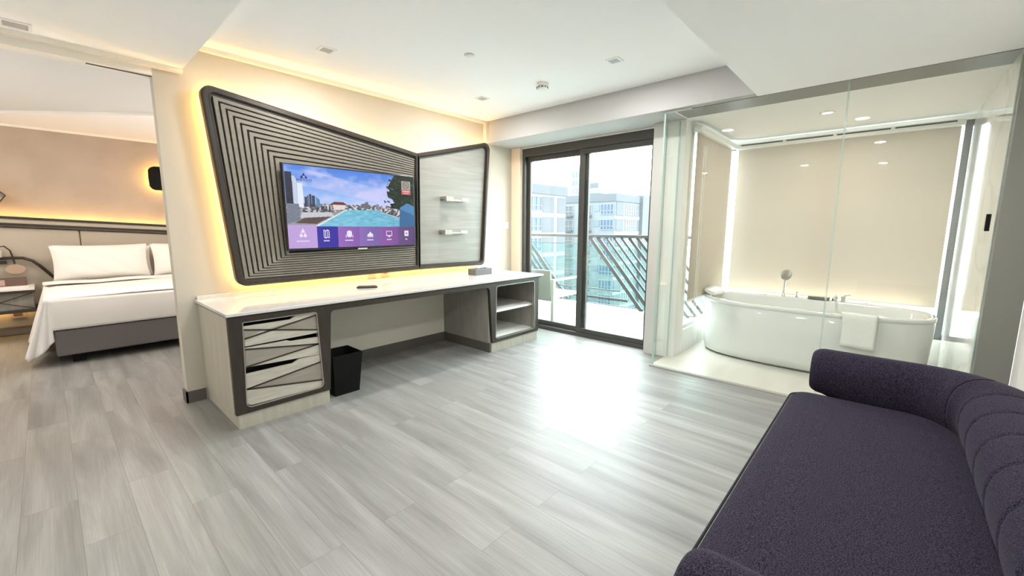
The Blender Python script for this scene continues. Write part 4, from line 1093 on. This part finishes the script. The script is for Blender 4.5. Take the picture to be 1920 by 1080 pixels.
# books and papers on it
t = thing('book', 'pink printed book lying on the bedside shelf', 'book', (-.6, 7.3, .613))
B(-.80, -.42, 7.22, 7.42, .613, .640).build('cover', M['book3'], t); B(-.79, -.425, 7.218, 7.41, .617, .636).build('pages', M['book2'], t)
t = thing('book', 'brown leather folder lying behind the pink book at the bedside', 'book', (-.45, 7.5, .613))
B(-.70, -.20, 7.44, 7.60, .613, .70).build('cover', M['book1'], t, bevel=.003); B(-.69, -.36, 7.436, 7.45, .625, .69).build('printed_sheet', M['book2'], t)
tag(B(-.40, -.18, 7.20, 7.38, .613, .620).build('note_pad', M['paper']), 'white note pad on the bedside shelf nearest the bed', 'note pad')
# reading lamp with curved neck
t = thing('reading_lamp', 'bedside reading lamp with white head and dark curved neck at left edge', 'lamp', (-.37, 7.55, .90))
B(-.45, -.33, 7.63, 7.655, .86, .90).build('mounting_plate', M['bronze'], t)
MB().tube([(-.39, 7.58, 1.0), (-.37, 7.58, 1.06), (-.33, 7.58, 1.07), (-.29, 7.58, 1.02), (-.275, 7.58, .93), (-.27, 7.58, .86)], .008, 8).build('curved_neck', M['bronze'], t)
MB().lathe([(.02, -.06), (.045, -.05), (.05, .02), (.04, .03)], (-.40, 7.56, .995), 18, axis='z').build('lamp_head', M['white'], t)
MB().lathe([(.018, -.075), (.018, -.055)], (-.38, 7.535, .985), 12, axis='y').build('lamp_button', M['black'], t)
MB().lathe([(.078, 0), (.080, .010), (.070, .014)], (-.27, 7.565, .80), 24, axis='y', ey=.72).build('round_disc', M['outlet'], t)
t = thing('floor_socket', 'small framed socket plate on the lit wall under the bedside shelf', 'socket', (-.3, 7.64, .2))
B(-.37, -.25, 7.640, 7.655, .215, .30).build('faceplate', M['outlet'], t); B(-.345, -.275, 7.636, 7.641, .245, .285).build('socket_hole', M['pin'], t)

t = thing('added_blind_glow', 'added warm white light strip behind the bathtub, brightening the blinds', 'light strip', (5.47, .53, .25))  # added strip with no known fitting, makes the glow low on the blinds
B(5.44, 5.48, -.30, 1.36, .25, .50).build('channel', M['white'], t)
B(5.475, 5.479, -.28, 1.34, .50, .504).build('cover_edge', M['alu'], t)
B(5.45, 5.47, -.28, 1.34, .50, .506).build('led_strip', M['led_blind_glow'], t)
# ------------------------------------------------------------------ lamps: added ceiling fill, bathroom downlight, unseen bedroom lamps
for x, y in ((1.49, 3.14), (3.03, 1.69), (3.02, 3.12), (1.49, 1.69)):
    area('tray_fill', (x, y, ZT-.012), .12, 6, (1, .98, .95))  # added fill light; the modelled fittings there are unlit
for x, y in ((-1.2, 1.2), (-1.2, 2.8)):
    area('left_fill', (x, y, ZL-.012), .10, 4, (1, .95, .88))  # added fill light, out of view
for x, y in ((-1.2, .2), (.9, .2), (2.4, .3)):
    area('right_fill', (x, y, ZR-.012), .10, 5, (1, .98, .95))  # added fill light over the sofa side, out of view
area('bath_downlight', (4.70, .52, ZR-.02), .10, 4, (1, .93, .82))
area('bedroom_lamp', (.9, 5.6, 2.44), .5, 10, (1, .84, .72)); area('bedroom_lamp', (-1.4, 6.6, 2.44), .3, 8, (1, .82, .68))
area('bedroom_ceiling_fill', (2.6, 5.2, .9), .4, 19, (1, .94, .90), rot=(PI, 0, 0)); area('bedroom_ceiling_fill', (-1.9, 5.2, .9), .4, 15, (1, .94, .90), rot=(PI, 0, 0))  # unseen upward lamps without fittings, added to brighten the bedroom ceiling
